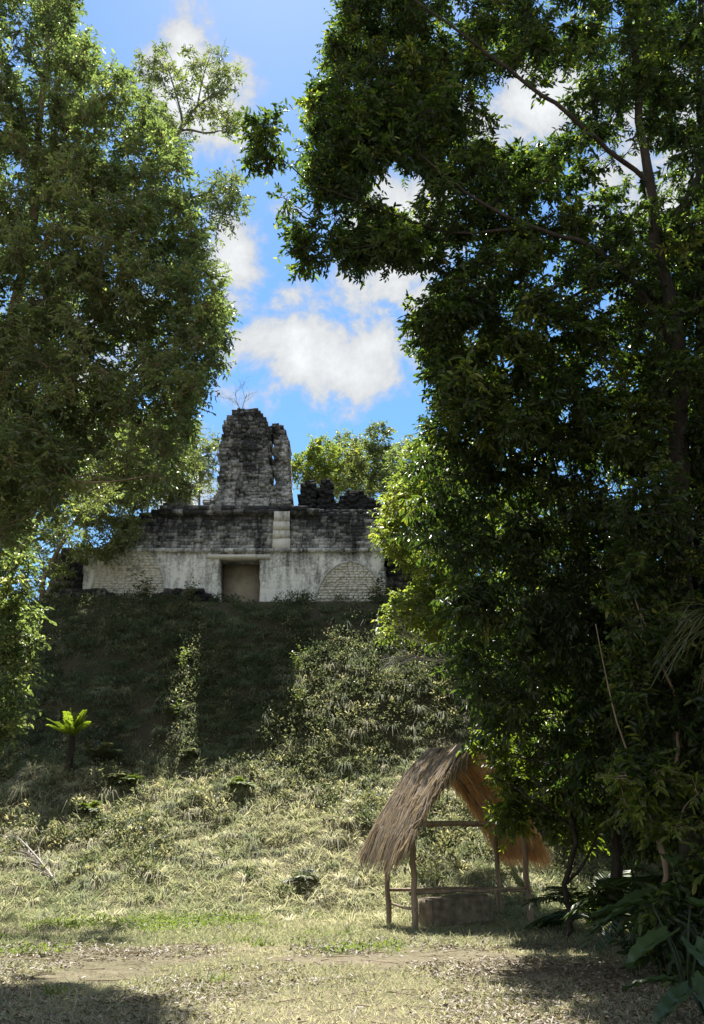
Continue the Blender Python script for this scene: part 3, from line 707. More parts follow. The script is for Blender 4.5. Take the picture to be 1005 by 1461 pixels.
# yellow-green tree right of the temple
poly = [(560, 700), (590, 640), (640, 640), (670, 760), (665, 905), (600, 915), (552, 905), (560, 850), (580, 810), (545, 780), (535, 745)]
C = clumps(poly, 23.0, 26.5, 330, rt, [(575, 830, 26, 22, .15), (600, 760, 20, 20, .4)])
b = gz(at(690, 1000, 25.0))
tree('yellow_green_tree', 'sunlit yellow green tree on the slope overlapping the right end of the temple', 'tree', [[(b, .12), (at(675, 930, 25), .10), (at(650, 820, 25), .07), (at(610, 700, 24.8), .03)], [(at(675, 930, 25), .05), (at(620, 890, 24.6), .03), (at(570, 890, 24.2), .015)], [(at(650, 820, 25), .05), (at(590, 770, 24.5), .02)]],
     C, rt.uniform(.3, .55, len(C)), M['leaf_yellow'], M['bark_grey'], 120, twigs=9, per=9, ll=.15, lw=.065, droop=.45, simple=True)
# airy trees behind the temple
for k, (px, py, d, rx, rz, lab, nn) in enumerate(((545, 665, 42.5, 2.5, 2.8, 'airy light green tree rising behind the right end of the temple', 110), (462, 668, 44, 2.4, 2.1, 'low yellowish tree behind the roof stubs right of the roof comb', 100), (625, 700, 39.5, 3.2, 3.8, 'darker green tree behind the temple beside the big right crown', 190), (508, 668, 47, 2.4, 2.4, 'pale bushy tree between the yellowish tree and the light green one behind the temple', 100), (285, 660, 43, 1.5, 2.4, 'thin pale leaved tree growing against the left side of the roof comb', 46), (215, 655, 46, 2.8, 3.2, 'bushy tree behind the left end of the temple', 130), (130, 670, 44, 3.0, 3.4, 'grey green tree beyond the left corner of the temple', 130))):
    c0 = at(px, py, d); b = gz(c0); n = nn
    q_ = norm(rt.normal(size=(n, 3))) * rt.random((n, 1)) ** .45 * np.array([rx, 1.8, rz]); Cc = q_ + c0
    tree('temple_tree', lab, 'tree', [[(b, .13), ((b + c0) / 2 + [.2, 0, 0], .09), (c0 + [0, 0, rz * .5], .03)]] + [[(c0 - [0, 0, rz * .6], .05), (c0 + [s * rx * .5, 0, 0], .03), (c0 + [s * rx * .75, .2, rz * .5], .015)] for s in (-1, 1)], Cc, rt.uniform(.4, .7, len(Cc)),
         (M['leaf_pale'], M['leaf_yellow'], M['leaf_left'], M['leaf_pale'], M['leaf_pale'], M['leaf_pale'], M['leaf_pale'])[k], M['bark_grey'], 130 + k, twigs=9, per=8, ll=.2, lw=.09, simple=True)
# left tall tree
poly = [(-130, -110), (95, -60), (110, 30), (130, 70), (185, 115), (230, 170), (262, 230), (285, 300), (300, 380), (330, 455), (322, 490), (300, 535), (278, 560), (270, 610), (245, 650), (225, 690), (180, 700), (110, 680), (70, 720), (20, 780), (-130, 800)]
C = clumps(poly, 12.5, 17.0, 1560, rt, [(150, 650, 70, 40, .35), (60, 120, 40, 30, .4), (230, 580, 30, 30, .5), (20, 60, 30, 40, .3), (190, 200, 40, 40, .6), (50, 480, 40, 30, .7)])
tb4 = gz(at(-130, 1345, 15.5))
tree('broadleaf_tree', 'tall olive green tree whose dense crown fills the upper left of the view', 'tree', [[(tb4, .3), (at(-110, 1050, 15.5), .26), (at(-60, 850, 15.4), .22), (at(-20, 600, 15.3), .17), (at(40, 350, 15.2), .11), (at(70, 50, 15), .06)],
     [(at(-60, 850, 15.4), .11), (at(20, 745, 15), .095), (at(65, 690, 14.8), .08), (at(130, 590, 14.8), .05), (at(220, 500, 14.8), .03), (at(290, 470, 14.8), .012)], [(at(-20, 600, 15.3), .10), (at(90, 420, 15), .06), (at(200, 300, 14.8), .03)], [(at(40, 350, 15.2), .06), (at(-80, 150, 15.5), .03)]],
     C, rt.uniform(.28, .52, len(C)), M['leaf_left'], M['bark_pale'], 140, twigs=12, per=10, ll=.115, lw=.046, droop=.3)
# sparse pale tree with bare forks showing above it
C = clumps([(180, 90), (240, 65), (330, 75), (355, 100), (345, 150), (330, 200), (300, 190), (260, 210), (200, 190)], 19, 21, 85, rt, [(290, 190, 30, 20, .2)])
C = np.concatenate([C, clumps([(290, 240), (340, 250), (350, 300), (320, 350), (300, 330)], 19, 21, 30, rt)])
b = gz(at(150, 1290, 20.0))
tree('pale_tree', 'sparse pale tree with bare forked branches against the sky at upper left', 'tree', [[(gz(at(-90, 1250, 20.5)), .25), (at(-40, 800, 20.5), .2), (at(90, 450, 20.3), .16), (at(190, 300, 20), .12), (at(235, 215, 20), .10)], [(at(235, 215, 20), .08), (at(262, 178, 20), .07), (at(282, 150, 20), .05), (at(318, 130, 20), .03), (at(336, 116, 20), .012)], [(at(240, 205, 20), .06), (at(262, 186, 20.1), .05), (at(300, 190, 20), .03), (at(328, 183, 20), .012)], [(at(262, 178, 20), .05), (at(250, 130, 20), .03), (at(235, 85, 20), .015)], [(at(200, 300, 20), .06), (at(280, 280, 20), .03), (at(330, 265, 20), .015)], [(at(282, 150, 20), .03), (at(290, 110, 20), .02), (at(300, 80, 20), .01)]],
     C, rt.uniform(.3, .5, len(C)), M['leaf_pale'], M['bark_grey'], 141, twigs=8, per=8, ll=.13, lw=.055, simple=True, tr=.018)
# pale tree in the middle distance, left of the temple
C = np.concatenate([clumps([(20, 690), (110, 620), (128, 640), (128, 800), (90, 850), (30, 860), (10, 780)], 34.3, 38, 85, rt, [(90, 660, 30, 25, .4)]),
                    clumps([(120, 620), (220, 600), (222, 700), (200, 725), (125, 725)], 34.6, 37.2, 150, rt, [(150, 660, 30, 24, .35)]), clumps([(222, 605), (280, 600), (282, 690), (270, 715), (222, 715)], 36.3, 37.2, 75, rt), clumps([(120, 725), (205, 725), (190, 775), (160, 790), (120, 790)], 34.2, 35.6, 60, rt)])  # clumps nearest the comb added to cast a solid shade band on the slope
b = gz(at(60, 868, 35.2))
tree('pale_tree', 'pale sunlit tree in the middle distance hiding the left end of the temple', 'tree', [[(b, .15), (at(65, 820, 35.2), .11), (at(110, 740, 35.2), .08), (at(170, 670, 35.2), .04)], [(at(110, 740, 35.2), .05), (at(200, 690, 35.2), .03), (at(280, 640, 36.6), .015)], [(at(65, 820, 35.2), .05), (at(40, 740, 35.2), .02)]],
     C, rt.uniform(.4, .65, len(C)), M['leaf_pale'], M['bark_pale'], 142, twigs=9, per=8, ll=.18, lw=.08, simple=True)
# olive tree between it and the big crown
C = clumps([(-60, 560), (120, 560), (285, 560), (290, 600), (265, 660), (235, 705), (170, 700), (130, 740), (60, 790), (20, 830), (-60, 840)], 23.5, 27, 250, rt, [(145, 655, 50, 38, .08), (100, 700, 40, 30, .4), (200, 690, 30, 24, .3), (230, 620, 30, 25, .5)])
b = gz(at(-30, 1150, 25))
tree('olive_tree', 'olive leaved tree showing below the big upper left crown with sky holes', 'tree', [[(b, .16), (at(-10, 900, 25), .13), (at(60, 730, 25), .10), (at(120, 620, 25), .05)], [(at(60, 730, 25), .05), (at(160, 670, 25), .03), (at(260, 640, 25), .015)]], C, rt.uniform(.35, .6, len(C)), M['leaf_pale'], M['bark_pale'], 144, twigs=9, per=8, ll=.15, lw=.06, simple=True)
# dark leafy bush at the left edge
C = clumps([(-160, 740), (40, 745), (50, 850), (50, 940), (38, 1020), (5, 1060), (-160, 1060)], 18.0, 20.5, 250, rt)
b = gz(at(-60, 1250, 19.5))
tree('leafy_shrub', 'dark green leafy tall shrub at the left edge in front of the slope', 'shrub', [[(b, .09), (at(-55, 1080, 19.5), .07), (at(-40, 900, 19.4), .04)]], C, rt.uniform(.3, .55, len(C)), M['leaf_left'], M['bark_dark'], 143, twigs=10, per=9, ll=.13, lw=.06)
# small bright shrub tree in front of the shelter
C = clumps([(655, 1060), (690, 1035), (760, 1030), (870, 1010), (900, 1120), (850, 1195), (790, 1205), (745, 1190), (705, 1175), (700, 1150), (725, 1135), (690, 1105), (715, 1080)], 16.5, 17.7, 165, rt)
b = gz(at(808, 1342, 16.6))
tree('small_tree', 'small crooked tree with bright green leaf sprays hanging in front of the shelter roof', 'tree', [[(b, .075), (at(812, 1300, 16.5), .06), (at(806, 1262, 16.5), .05), (at(820, 1200, 16.3), .045), (at(800, 1120, 16.1), .03), (at(760, 1060, 15.9), .015)], [(at(806, 1262, 16.5), .035), (at(835, 1230, 16.4), .03), (at(870, 1150, 16.2), .015)], [(at(815, 1180, 16.2), .025), (at(760, 1140, 16), .018), (at(690, 1100, 15.8), .008)]],
     C, rt.uniform(.22, .42, len(C)), M['leaf_bright'], M['bark_dark'], 150, twigs=9, per=9, ll=.12, lw=.05, droop=.5)
# pale-barked sapling near the right edge
C = clumps([(880, 1110), (940, 1085), (1000, 1100), (1010, 1180), (960, 1190), (900, 1170)], 11.2, 12.4, 30, rt)
b = gz(at(948, 1385, 12.0))
tree('sapling', 'thin pale barked sapling forking near the right edge', 'tree', [[(b, .05), (at(950, 1250, 12), .043), (at(938, 1170, 12), .036), (at(962, 1110, 12), .03), (at(968, 1010, 12), .024), (at(940, 940, 12), .016), (at(905, 850, 12), .01)], [(at(942, 1190, 12), .022), (at(915, 1120, 12), .018), (at(880, 1030, 12), .012), (at(850, 890, 12), .008)], [(at(968, 1020, 12), .018), (at(1010, 960, 12), .012), (at(1040, 900, 12), .008)]],
     C, rt.uniform(.2, .35, len(C)), M['leaf_bright'], M['bark_pale'], 151, twigs=7, per=7, ll=.12, lw=.055, droop=.5)


C = clumps([(970, 1240), (1100, 1200), (1150, 1400), (1000, 1400), (930, 1360), (905, 1310)], 11.2, 13.2, 130, rt)
b = gz(at(1010, 1390, 12.8))
tree('leafy_shrub', 'dark shaded shrub crowding the foot of the forked trunk at lower right', 'shrub', [[(b, .05), (at(1005, 1300, 12.8), .04), (at(995, 1220, 12.7), .02)]], C, rt.uniform(.25, .45, len(C)), M['leaf_dark'], M['bark_dark'], 152, twigs=10, per=8, ll=.16, lw=.06, droop=.5)


# bare saplings on the temple roof, dead branches
def bare(name, label, base, h, spread, seed, mat, n=5, r=.03, lean=(0, 0)):
    rg = np.random.default_rng(seed); root = empty(name, base, label, 'bare sapling'); T = Tubes()
    def grow(p, dv, L_, r_, lv):
        P = [p]; d_ = dv
        for _ in range(4): d_ = norm(d_ + rg.normal(0, .14, 3)); P.append(P[-1] + d_ * L_ / 4)
        T.add(P, np.linspace(r_, r_ * .45, 5), 5 if lv < 1 else 4, cap=False)
        if lv < 3:
            for k in range(3 if lv else n):
                q_ = P[rg.integers(2, 5)]; grow(np.array(q_), norm(d_ + rg.normal(0, spread, 3)), L_ * rg.uniform(.45, .7), r_ * .5, lv + 1)
    for k in range(3): grow(np.array(base, float), norm(np.array([lean[0] + rg.normal(0, spread * .6), rg.normal(0, .2), 1.])), h * .55, r, 0)
    T.build('stems', mat, root); return root


bare('bare_sapling', 'leafless twiggy sapling growing on top of the roof comb', at(345, 588, 38.2), 2.0, .5, 1, M['bark_grey'], 4, .022)
bare('bare_sapling', 'tall leafless sapling behind the roof stubs right of the roof comb', gz(at(460, 690, 41)) + [0, 0, 4.2], 4.4, .35, 2, M['bark_pale'], 5, .035)
bare('bare_sapling', 'leafless sapling rising beside the light green tree behind the temple', gz(at(497, 690, 42)) + [0, 0, 4.0], 3.6, .38, 3, M['bark_pale'], 5, .03)
o = bare('dead_branch', 'bleached dead branch sticking out over the dark slope below the yellow green tree', at(668, 950, 22), 2.6, .28, 4, M['dead_wood'], 5, .022, (-2.6, 0)); o['category'] = 'dead branch'


# ------------------------------------------------------------------ palms and broad-leaved plants
def frond(Tb, L, base, dv, length, nl, ll, lw, arch, rg):
    """rachis into Tb; leaflets appended to L as (P, D, N, len, wid)"""
    t = np.linspace(0, 1, 9); dv = norm(np.array(dv, float)); P = base + dv * (t * length)[:, None]; P[:, 2] -= arch * length * t ** 2.2
    Tb.add(P, np.linspace(.016, .004, 9), 5, cap=False)
    s = np.linspace(.12, 1, nl); Q_ = np.stack([np.interp(s, t, P[:, k]) for k in range(3)], -1); tg = norm(np.gradient(Q_, axis=0))
    sd_ = norm(np.cross(tg, np.array([0, 0, 1.])))
    for sg in (-1, 1):
        D_ = tg * .6 + sd_ * sg + rg.normal(0, .08, Q_.shape); D_[:, 2] -= .12
        L.append((Q_, D_, np.cross(sd_, tg) + rg.normal(0, .1, Q_.shape), ll * (1 - .55 * np.abs(s - .45)) * rg.uniform(.85, 1.15, nl), np.full(nl, lw)))


def palm(name, label, cat, base, h, nf, length, ll, lw, arch, mat, bark, seed, r=.09, rise=(.2, 1.2), az=None, group=None, nl=26):
    rg = np.random.default_rng(seed); root = empty(name, base, label, cat, group); T = Tubes(); L = []
    top = base + np.array([0, 0, h])
    if h > .15:
        S_ = Tubes(); t = np.linspace(0, 1, 7)[:, None]; P = base * (1 - t) + top * t; P[:, 0] += .06 * np.sin(t[:, 0] * 3); S_.add(P, np.linspace(r * 1.2, r, 7), 9, wob=.12); S_.build('stem', bark, root); top = P[-1]
    for k in range(nf):
        a = (k * 2.4 + rg.normal(0, .2)) if az is None else rg.uniform(*az); el = rg.uniform(*rise)
        frond(T, L, top, (math.cos(a) * math.cos(el), math.sin(a) * math.cos(el), math.sin(el)), length * rg.uniform(.8, 1.15), nl, ll, lw, arch, rg)
    T.build('stalks', bark if h < .15 else mat, root)
    P, D_, N_, ln, wd = [np.concatenate([x[k] for x in L]) for k in range(5)]
    leaf_mesh('fronds', mat, root, P, D_, N_, ln, wd, rg, fold=.15, curl=.1); return root


palm('cycad', 'bright yellow green palm like plant on a dark stem on the left of the slope', 'plant', gz(at(102, 1052, 27.2)), 1.15, 18, .95, .19, .05, .16, M['cycad'], M['bark_dark'], 1, r=.10, rise=(.45, 1.5))
palm('cycad', 'smaller shaded palm like plant just right of the bright one on the slope', 'plant', gz(at(147, 1010, 28.0)), .35, 12, .85, .28, .045, .3, M['leaf_cover'], M['bark_dark'], 2, r=.1, rise=(.3, 1.3))
palm('understorey_palm', 'dark low palm with spreading fronds right of the shelter', 'palm', gz(at(850, 1330, 17.5)), .25, 16, 1.6, .5, .045, .45, M['palm_leaf'], M['bark_dark'], 3, rise=(.2, 1.2))
palm('understorey_palm', 'dark palm in the shade behind the pale barked sapling', 'palm', gz(at(915, 1345, 14.5)), .5, 14, 1.5, .5, .04, .5, M['palm_leaf'], M['bark_dark'], 4, rise=(.1, 1.1))


def strap_plant(name, label, base, n, length, seed, az, rise):
    rg = np.random.default_rng(seed); root = empty(name, base, label, 'plant')
    a = rg.uniform(*az, n); el = rg.uniform(*rise, n); D_ = np.stack([np.cos(a) * np.cos(el), np.sin(a) * np.cos(el), np.sin(el)], -1)
    V, q, r_ = strands('', None, None, np.tile(base, (n, 1)) + rg.normal(0, .05, (n, 3)), D_, length * rg.uniform(.7, 1.15, n), np.full(n, .045), rg.uniform(.45, .95, n), rg, seg=9, flat=.15)
    mesh_np('leaves', V, [q], M['dry_palm'], root, {'rnd': r_}); return root


sp = at(1035, 880, 10.5)
o = strap_plant('hanging_plant', 'greyish strap leaved plant drooping from a trunk at the right edge', sp, 60, 1.15, 7, (1.6, 4.9), (-.2, .9))


def big_leaf(root, base, tip_dir, length, width, rg, stalk_from, lobes=True):
    n, m = 13, 9; t = np.linspace(0, 1, n); s = np.linspace(-1, 1, m); dv = norm(np.array(tip_dir, float)); sd_ = norm(np.cross(dv, np.array([0, 0, 1.]))); nn = np.cross(sd_, dv)
    wprof = np.sin(np.pi * np.clip(t * .92 + .08, 0, 1)) ** .6 * (1 - .45 * t)
    V = np.zeros((n, m, 3))
    for a in range(n):
        for b in range(m):
            w = wprof[a] * width / 2 * (1 + .10 * math.sin(t[a] * 30) * abs(s[b]) ** 2)
            V[a, b] = base + dv * length * t[a] - dv * length * .14 * abs(s[b]) ** 1.5 * (1 - t[a]) + sd_ * s[b] * w + nn * (.16 * abs(s[b]) * width + .02 * math.sin(t[a] * 26 + abs(s[b])) * (1 - .3 * abs(s[b])) - .28 * length * t[a] ** 2)
    i = (np.arange(n - 1)[:, None] * m + np.arange(m - 1)[None]).ravel(); q = np.stack([i, i + 1, i + m + 1, i + m], -1)
    o = mesh_np('leaf', V.reshape(-1, 3), [q], M['big_leaf'], root, {'rnd': np.full(n * m, rg.random())}, smooth=True)
    T = Tubes(); P = smooth_path([np.append(stalk_from, 0), np.append((stalk_from + base) / 2 + np.array([0, 0, .12]), 0), np.append(base, 0)], 4)[:, :3]; T.add(P, np.linspace(.018, .010, len(P)), 6, cap=False)
    rib = base + dv * (length * t)[:, None] - nn * (.28 * length * t ** 2)[:, None] + nn * .004; T.add(rib, np.linspace(.010, .003, n), 5, cap=False)
    T.build('leaf_stalk', M['palm_leaf'], root)


def big_plant(label, base, specs, seed):
    rg = np.random.default_rng(seed); root = empty('broad_leaf_plant', base, label, 'plant')
    for (px, py, d, dx, dy, dz, ln, wd) in specs: big_leaf(root, at(px, py, d), (dx, dy, dz), ln, wd, rg, np.array(base, float))


big_plant('low plant with huge drooping dark green leaves in the lower right corner', gz(at(985, 1440, 10.2)), [
    (955, 1335, 10.2, -.9, -.5, -.15, .75, .42), (930, 1290, 10.5, -.95, .1, .05, .7, .34), (985, 1290, 10.4, .4, -.7, .0, .7, .4), (990, 1350, 9.9, .1, -.9, -.3, .6, .4), (1010, 1320, 10.3, .9, -.3, .1, .7, .4)], 31)
big_plant('second broad leaved plant cut off by the bottom right edge', gz(at(1015, 1500, 9.0)), [
    (985, 1415, 8.9, -.85, -.4, -.25, .6, .34), (1010, 1400, 9.1, -.3, -.8, -.2, .6, .36), (1030, 1430, 9.0, .6, -.6, 0, .6, .36), (960, 1400, 9.4, -.8, .2, .05, .5, .26)], 32)
big_plant('taller broad leaved plant between the sapling and the dark tree trunk', gz(at(975, 1400, 11.5)), [
    (930, 1275, 11.6, -.8, -.5, -.05, .8, .36), (960, 1225, 11.6, -.3, -.8, .1, .7, .36), (990, 1240, 11.5, .5, -.7, .1, .7, .4), (900, 1300, 11.8, -.9, .1, -.2, .6, .28)], 33)


def dead_fan(name, label, base, dv, n, length, seed):
    rg = np.random.default_rng(seed); root = empty(name, base, label, 'dead frond')
    D_ = norm(np.array(dv, float)) + rg.normal(0, .30, (n, 3)) * np.array([1, 1, .5]); s_ = rg.uniform(0, .75, n)
    B = base + norm(np.array(dv, float)) * (s_ * length)[:, None]; B[:, 2] += rg.uniform(.03, .16, n)
    V, q, r_ = strands('', None, None, B, D_, length * rg.uniform(.15, .35, n), rg.uniform(.014, .028, n), rg.uniform(.1, .5, n), rg, seg=5)
    mesh_np('leaflets', V, [q], M['straw_frond'], root, {'rnd': r_})
    T = Tubes(); T.add(np.array([base + norm(np.array(dv, float)) * length * t + np.array([0, 0, .1 + .12 * math.sin(3 * t)]) for t in np.linspace(0, 1, 7)]), np.linspace(.03, .01, 7), 6); T.build('stalk', M['dead_wood'], root)


fb = ground_pt(82, 1268); ft = ground_pt(5, 1185)
dead_fan('dead_frond', 'bleached dead palm frond lying on the grass at the far left foot of the mound', fb, ft - fb, 210, float(np.linalg.norm(ft - fb)), 9)


# leafy weeds on the ledge and ferns on the slope
def herb(name, label, base, n, h, mat, seed, ll=.16, lw=.06, group=None, cat='plant', spread=.45):
    rg = np.random.default_rng(seed); root = empty(name, base, label, cat, group)
    td = rg.normal(size=(n, 3)) * spread; td[:, 2] = np.abs(td[:, 2]) + .9; td = norm(td); tl = h * rg.uniform(.6, 1.1, n)
    E = base + td * tl[:, None]; V, q = prisms(np.tile(base, (n, 1)), E, np.full(n, .008), np.full(n, .003)); mesh_np('stems', V, [q], M['palm_leaf'], root)
    k = 9; t = np.linspace(.25, 1, k); P = (base + td[:, None] * (tl[:, None] * t)[..., None]).reshape(-1, 3); D_ = rg.normal(size=P.shape); D_[:, 2] = D_[:, 2] * .4 + .1
    leaf_mesh('leaves', mat, root, P, D_, np.array([0, 0, 1.]) + rg.normal(0, .4, P.shape), ll * rg.uniform(.7, 1.2, len(P)), lw * rg.uniform(.8, 1.2, len(P)), rg)


herb('ledge_plant', 'leafy weed growing against the white wall under the left blind arch', gz(at(205, 858, 34.9)), 16, 1.3, M['leaf_cover'], 41, .22, .1)
herb('ledge_plant', 'small weed on the black ledge just left of the doorway', gz(at(272, 862, 34.9)), 9, 1.1, M['leaf_cover'], 42, .2, .09)
herb('ledge_plant', 'creeper bush at the foot of the wall beside the right blind arch', gz(at(540, 868, 34.9)), 14, 1.2, M['leaf_cover'], 43, .2, .09)
for k, (px, py, lab) in enumerate(((262, 960, 'tall weed in the narrow sunlit strip high on the slope'), (250, 1030, 'leafy weed lower in the narrow sunlit strip of the slope'), (425, 960, 'tall weed at the upper right edge of the roof comb shadow'), (426, 1020, 'weed at the lower right edge of the roof comb shadow'))):
    herb('tall_weed', lab, ground_pt(px, py), 8, 1.0, M['leaf_pale'], 50 + k, .15, .06, 'tall weeds at the shadow edges', spread=.25)
for k, (px, py, lab) in enumerate(((345, 1125, 'green fern clump on the middle of the sunlit slope'), (168, 1118, 'green fern clump below the palm like plants'), (128, 1160, 'fern clump on the left of the slope above the pale track'), (270, 1085, 'bright clump at the foot of the narrow sunlit strip'), (185, 1120, 'dark leafy clump beside the fern below the palm like plants'), (432, 1262, 'low dark clump in the dry grass left of the shelter'))):
    palm('fern', lab, 'fern', ground_pt(px, py), .05, 16, .55, .2, .035, .4, M['weed'] if k % 2 == 0 else M['leaf_cover'], M['palm_leaf'], 60 + k, rise=(.4, 1.3), group='fern clumps on the slope', nl=16)
for k, (px, py, lab) in enumerate(((450, 1310, 'bright green weed tuft left of the shelter posts'), (495, 1335, 'bright green weed tuft in front of the shelter'), (370, 1350, 'bright weed tuft near the middle of the clearing'), (310, 1400, 'small weed in the leaf litter at lower left'), (75, 1420, 'weed tuft in the dark shade at bottom left'), (345, 1345, 'weed tuft beside another at the middle of the clearing'), (630, 1330, 'small weed against the front of the stone block'))):
    rg = np.random.default_rng(70 + k); b = ground_pt(px, py); root = empty('weed', b, lab, 'weed', 'weed tufts in the clearing'); n = 46 if k < 6 else 20
    D_ = rg.normal(0, .55, (n, 3)); D_[:, 2] = 1
    V, q, r_ = strands('', None, None, b + np.append(rg.normal(0, .09, (n, 2)), np.zeros((n, 1)), 1), D_, rg.uniform(.10, .27, n), rg.uniform(.012, .028, n), rg.uniform(.2, .9, n), rg)
    mesh_np('blades', V, [q], M['weed'], root, {'rnd': r_})

# ------------------------------------------------------------------ ground vegetation that cannot be counted
rgz = np.random.default_rng(200)


def scatter(n, x0, x1, y0, y1, rg): 
    x = rg.uniform(x0, x1, n); y = rg.uniform(y0, y1, n); return x, y


def grass():
    rg = rgz; Vs, Qs, As = [], [], []; n0 = 0
    def put(x, y, per, rad, lmin, lmax, wmin, wmax, lean, shade, droop):
        nonlocal n0
        n = len(x); z = H(x, y); a = rg.uniform(0, 2 * np.pi, (n, per)); rr = rad[:, None] * np.sqrt(rg.random((n, per)))
        bx = x[:, None] + np.cos(a) * rr; by = y[:, None] + np.sin(a) * rr
        B = np.stack([bx, by, H(bx, by) - .02], -1).reshape(-1, 3)
        D_ = np.stack([np.cos(a) * lean, np.sin(a) * lean, np.ones_like(a)], -1) + rg.normal(0, .25, (n, per, 3))
        D_ = D_.reshape(-1, 3); m = len(B)
        V, q, _ = strands('', None, None, B, D_, rg.uniform(lmin, lmax, m) * np.repeat(rg.uniform(.6, 1.25, n), per), rg.uniform(wmin, wmax, m), rg.uniform(*droop, m), rg, nrm=np.array([0, 1., .3]), seg=3, flat=.8)
        tint = np.repeat(np.clip(shade, 0, 1), per) + rg.normal(0, .13, m)
        Vs.append(V); Qs.append(q + n0); As.append(np.repeat(np.clip(tint, 0, 1), 6)); n0 += len(V)
    # slope tussocks
    x, y = scatter(3300, -17, 12, 20.0, 34.6, rg); k = fbm(x, y, 1.6, 9); keep = rg.random(len(x)) < np.clip((k - .25) * 3.2, .15, 1); x, y = x[keep], y[keep]
    sh = .14 + .75 * (fbm(x, y, 4.5, 31) - .2) + .10 * (x > -3) * (y < 27) - .32 * np.clip((y - 27.5) / 2, 0, 1) * np.where((x > -3.0) & (y < 32), .15, 1)  # upper blades darkened to deepen the temple's shadow, paler on the sunlit right
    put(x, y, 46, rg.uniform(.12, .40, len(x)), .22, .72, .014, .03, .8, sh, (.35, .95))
    x, y = scatter(1700, -17, 12, 19.6, 34.0, rg); kk = rg.random(len(x)) < np.clip((y - 19.3) / 4, .1, 1); x, y = x[kk], y[kk]; n_ = len(x)
    put(x, y, 130, rg.uniform(.03, .10, n_), .35, .85, .014, .03, 1.0, np.clip(.20 + .62 * rg.random(n_) + .25 * (fbm(x, y, 4.5, 31) - .5) - .28 * np.clip((y - 27.5) / 2, 0, 1) * np.where((x > -3.0) & (y < 32), .3, 1), 0, 1), (.7, 1.25))  # same painted shade on the upper slope as the tussocks above
    # dry thin turf between
    x, y = scatter(40000, -14, 11, 15.5, 29, rg); put(x, y, 5, np.full(len(x), .12), .08, .28, .008, .018, .7, .26 + .8 * (fbm(x, y, 3, 41) - .2), (.2, .7))
    # short turf in the clearing
    x, y = scatter(62000, -9, 7.5, 8, 20.5, rg); g = fbm(x, y, 1.8, 51); kk = g > .36 + .14 * (x > 1.5) * (y < 16); x, y, g = x[kk], y[kk], g[kk]
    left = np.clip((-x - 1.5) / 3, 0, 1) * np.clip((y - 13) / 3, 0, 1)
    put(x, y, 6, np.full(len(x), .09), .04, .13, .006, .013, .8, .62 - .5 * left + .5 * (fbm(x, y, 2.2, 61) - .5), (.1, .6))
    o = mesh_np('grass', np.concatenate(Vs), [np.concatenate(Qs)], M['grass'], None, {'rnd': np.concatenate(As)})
    tag(o, 'dry and green tussock grass covering the mound slope and clearing', 'grass', kind='stuff')


grass()


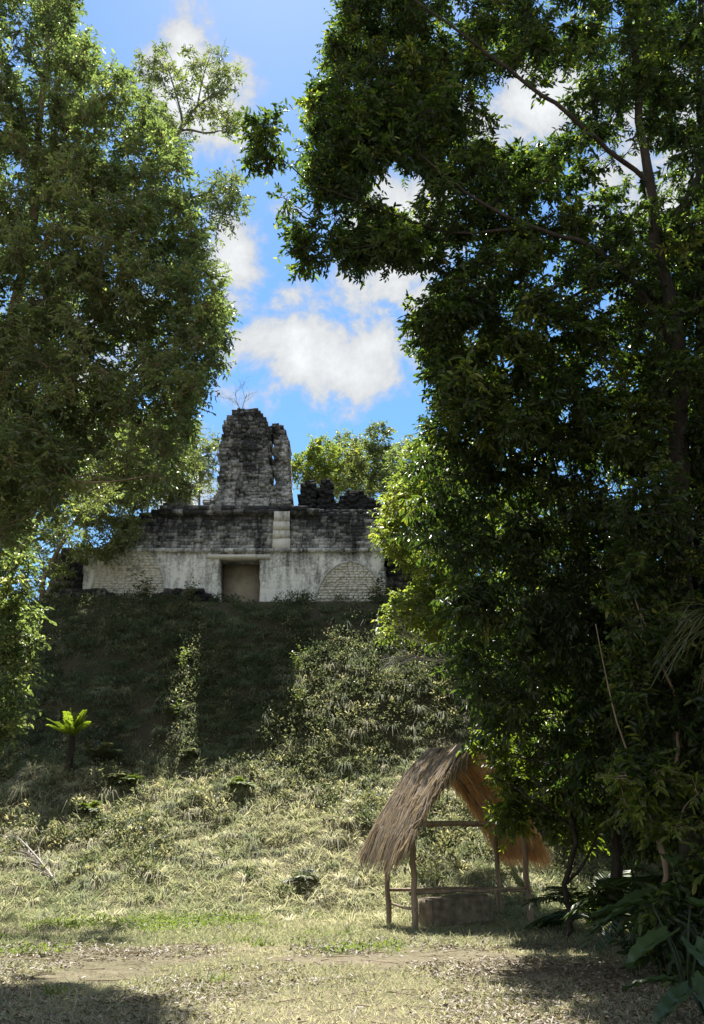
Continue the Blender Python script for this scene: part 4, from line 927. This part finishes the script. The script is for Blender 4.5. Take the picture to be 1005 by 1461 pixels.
def cover():
    rg = rgz; x, y = scatter(5200, -17, 13, 21.5, 35.2, rg); k = fbm(x, y, 2.2, 71); up = np.clip((y - 27.5) / 2, 0, 1); kp = (rg.random(len(x)) < np.clip((k - .40) * 4 + .55 * up, .05, 1) * np.clip((y - 21.3 + 2.2 * (fbm(x, y, 2.5, 73) - .5)) / 5, .03, 1)); x, y, up = x[kp], y[kp], up[kp]
    n = len(x); per = 54; rad = rg.uniform(.16, .5, n) * np.clip((y - 19) / 6, .45, 1); u = norm(rg.normal(size=(n, per, 3))); u[..., 2] = np.abs(u[..., 2])
    P = np.stack([x, y, H(x, y)], -1)[:, None] + u * (rad[:, None] * rg.random((n, per)) ** .4)[..., None] * np.array([1, 1, 1.1])
    D_ = u + rg.normal(0, .5, u.shape); P = P.reshape(-1, 3); D_ = D_.reshape(-1, 3); m = len(P)
    o = leaf_mesh('undergrowth', M['leaf_cover'], None, P, D_, np.array([0, 0, 1.]) + rg.normal(0, .5, P.shape), rg.uniform(.07, .16, m), rg.uniform(.035, .075, m), rg, simple=True, bias=np.repeat(rg.normal(.03, .24, n) - .28 * up * np.where((x > -3.0) & (y < 31), .35, 1), per))  # upper leaves coloured darker to imitate the shadow, less so on the lit right
    tag(o, 'low leafy undergrowth among the grass on the mound slope', 'undergrowth', kind='stuff')
    # green weeds spread through the shaded turf at left
    x, y = scatter(2600, -9, 3, 14, 20.5, rg); k = fbm(x, y, 1.5, 81); kp = (k + .02 * (-x) > .62) & (rg.random(len(x)) < np.where(x < -2.5, .6, .3)); x, y = x[kp], y[kp]; n = len(x); per = 14
    P = np.stack([x, y, H(x, y)], -1)[:, None] + rg.normal(0, .09, (n, per, 3)) * np.array([1, 1, .0]) + np.array([0, 0, 1.]) * rg.uniform(.01, .12, (n, per, 1)); P = P.reshape(-1, 3); m = len(P)
    D_ = rg.normal(size=P.shape); D_[:, 2] = np.abs(D_[:, 2]) * .7
    o = leaf_mesh('ground_cover', M['weed'], None, P, D_, np.array([0, 0, 1.]) + rg.normal(0, .4, P.shape), rg.uniform(.05, .12, m), rg.uniform(.02, .04, m), rg, simple=True)
    tag(o, 'fresh green low weeds spread over the left of the clearing', 'ground cover', kind='stuff')
    # fallen leaves
    x, y = scatter(90000, -9, 8, 7, 19.5, rg); dens = fbm(x, y, 1.6, 91) + .13 * (x > 1) * (y < 17) + .02 * (y < 12) - .05 * (np.abs(x + .3) < 1.6); kp = rg.random(len(x)) < np.clip((dens - .45) * 4.5, .03, 1); x, y = x[kp], y[kp]; n = len(x)
    P = np.stack([x, y, H(x, y) + rg.uniform(.004, .035, n)], -1); a = rg.uniform(0, 2 * np.pi, n); D_ = np.stack([np.cos(a), np.sin(a), rg.normal(0, .28, n)], -1)
    o = leaf_mesh('leaf_litter', M['litter'], None, P, D_, np.array([0, 0, 1.]) + rg.normal(0, .35, P.shape), rg.uniform(.035, .085, n), rg.uniform(.016, .036, n), rg, fold=.3, curl=-.1)
    tag(o, 'dry fallen leaves scattered over the ground of the clearing', 'leaf litter', kind='stuff')

    # fallen twigs
    x, y = scatter(700, -8, 8, 8, 19, rg); n = len(x); a = rg.uniform(0, 2 * np.pi, n); L_ = rg.uniform(.08, .5, n); P = np.stack([x, y, H(x, y) + .012], -1); E2 = np.stack([x + np.cos(a) * L_, y + np.sin(a) * L_, 0 * x], -1); E2[:, 2] = H(E2[:, 0], E2[:, 1]) + rg.uniform(.005, .05, n)
    V, q = prisms(P, E2, rg.uniform(.004, .010, n), rg.uniform(.002, .005, n)); tag(mesh_np('fallen_twigs', V, [q], M['bark_pale']), 'thin fallen twigs scattered over the clearing', 'twigs', kind='stuff')


cover()
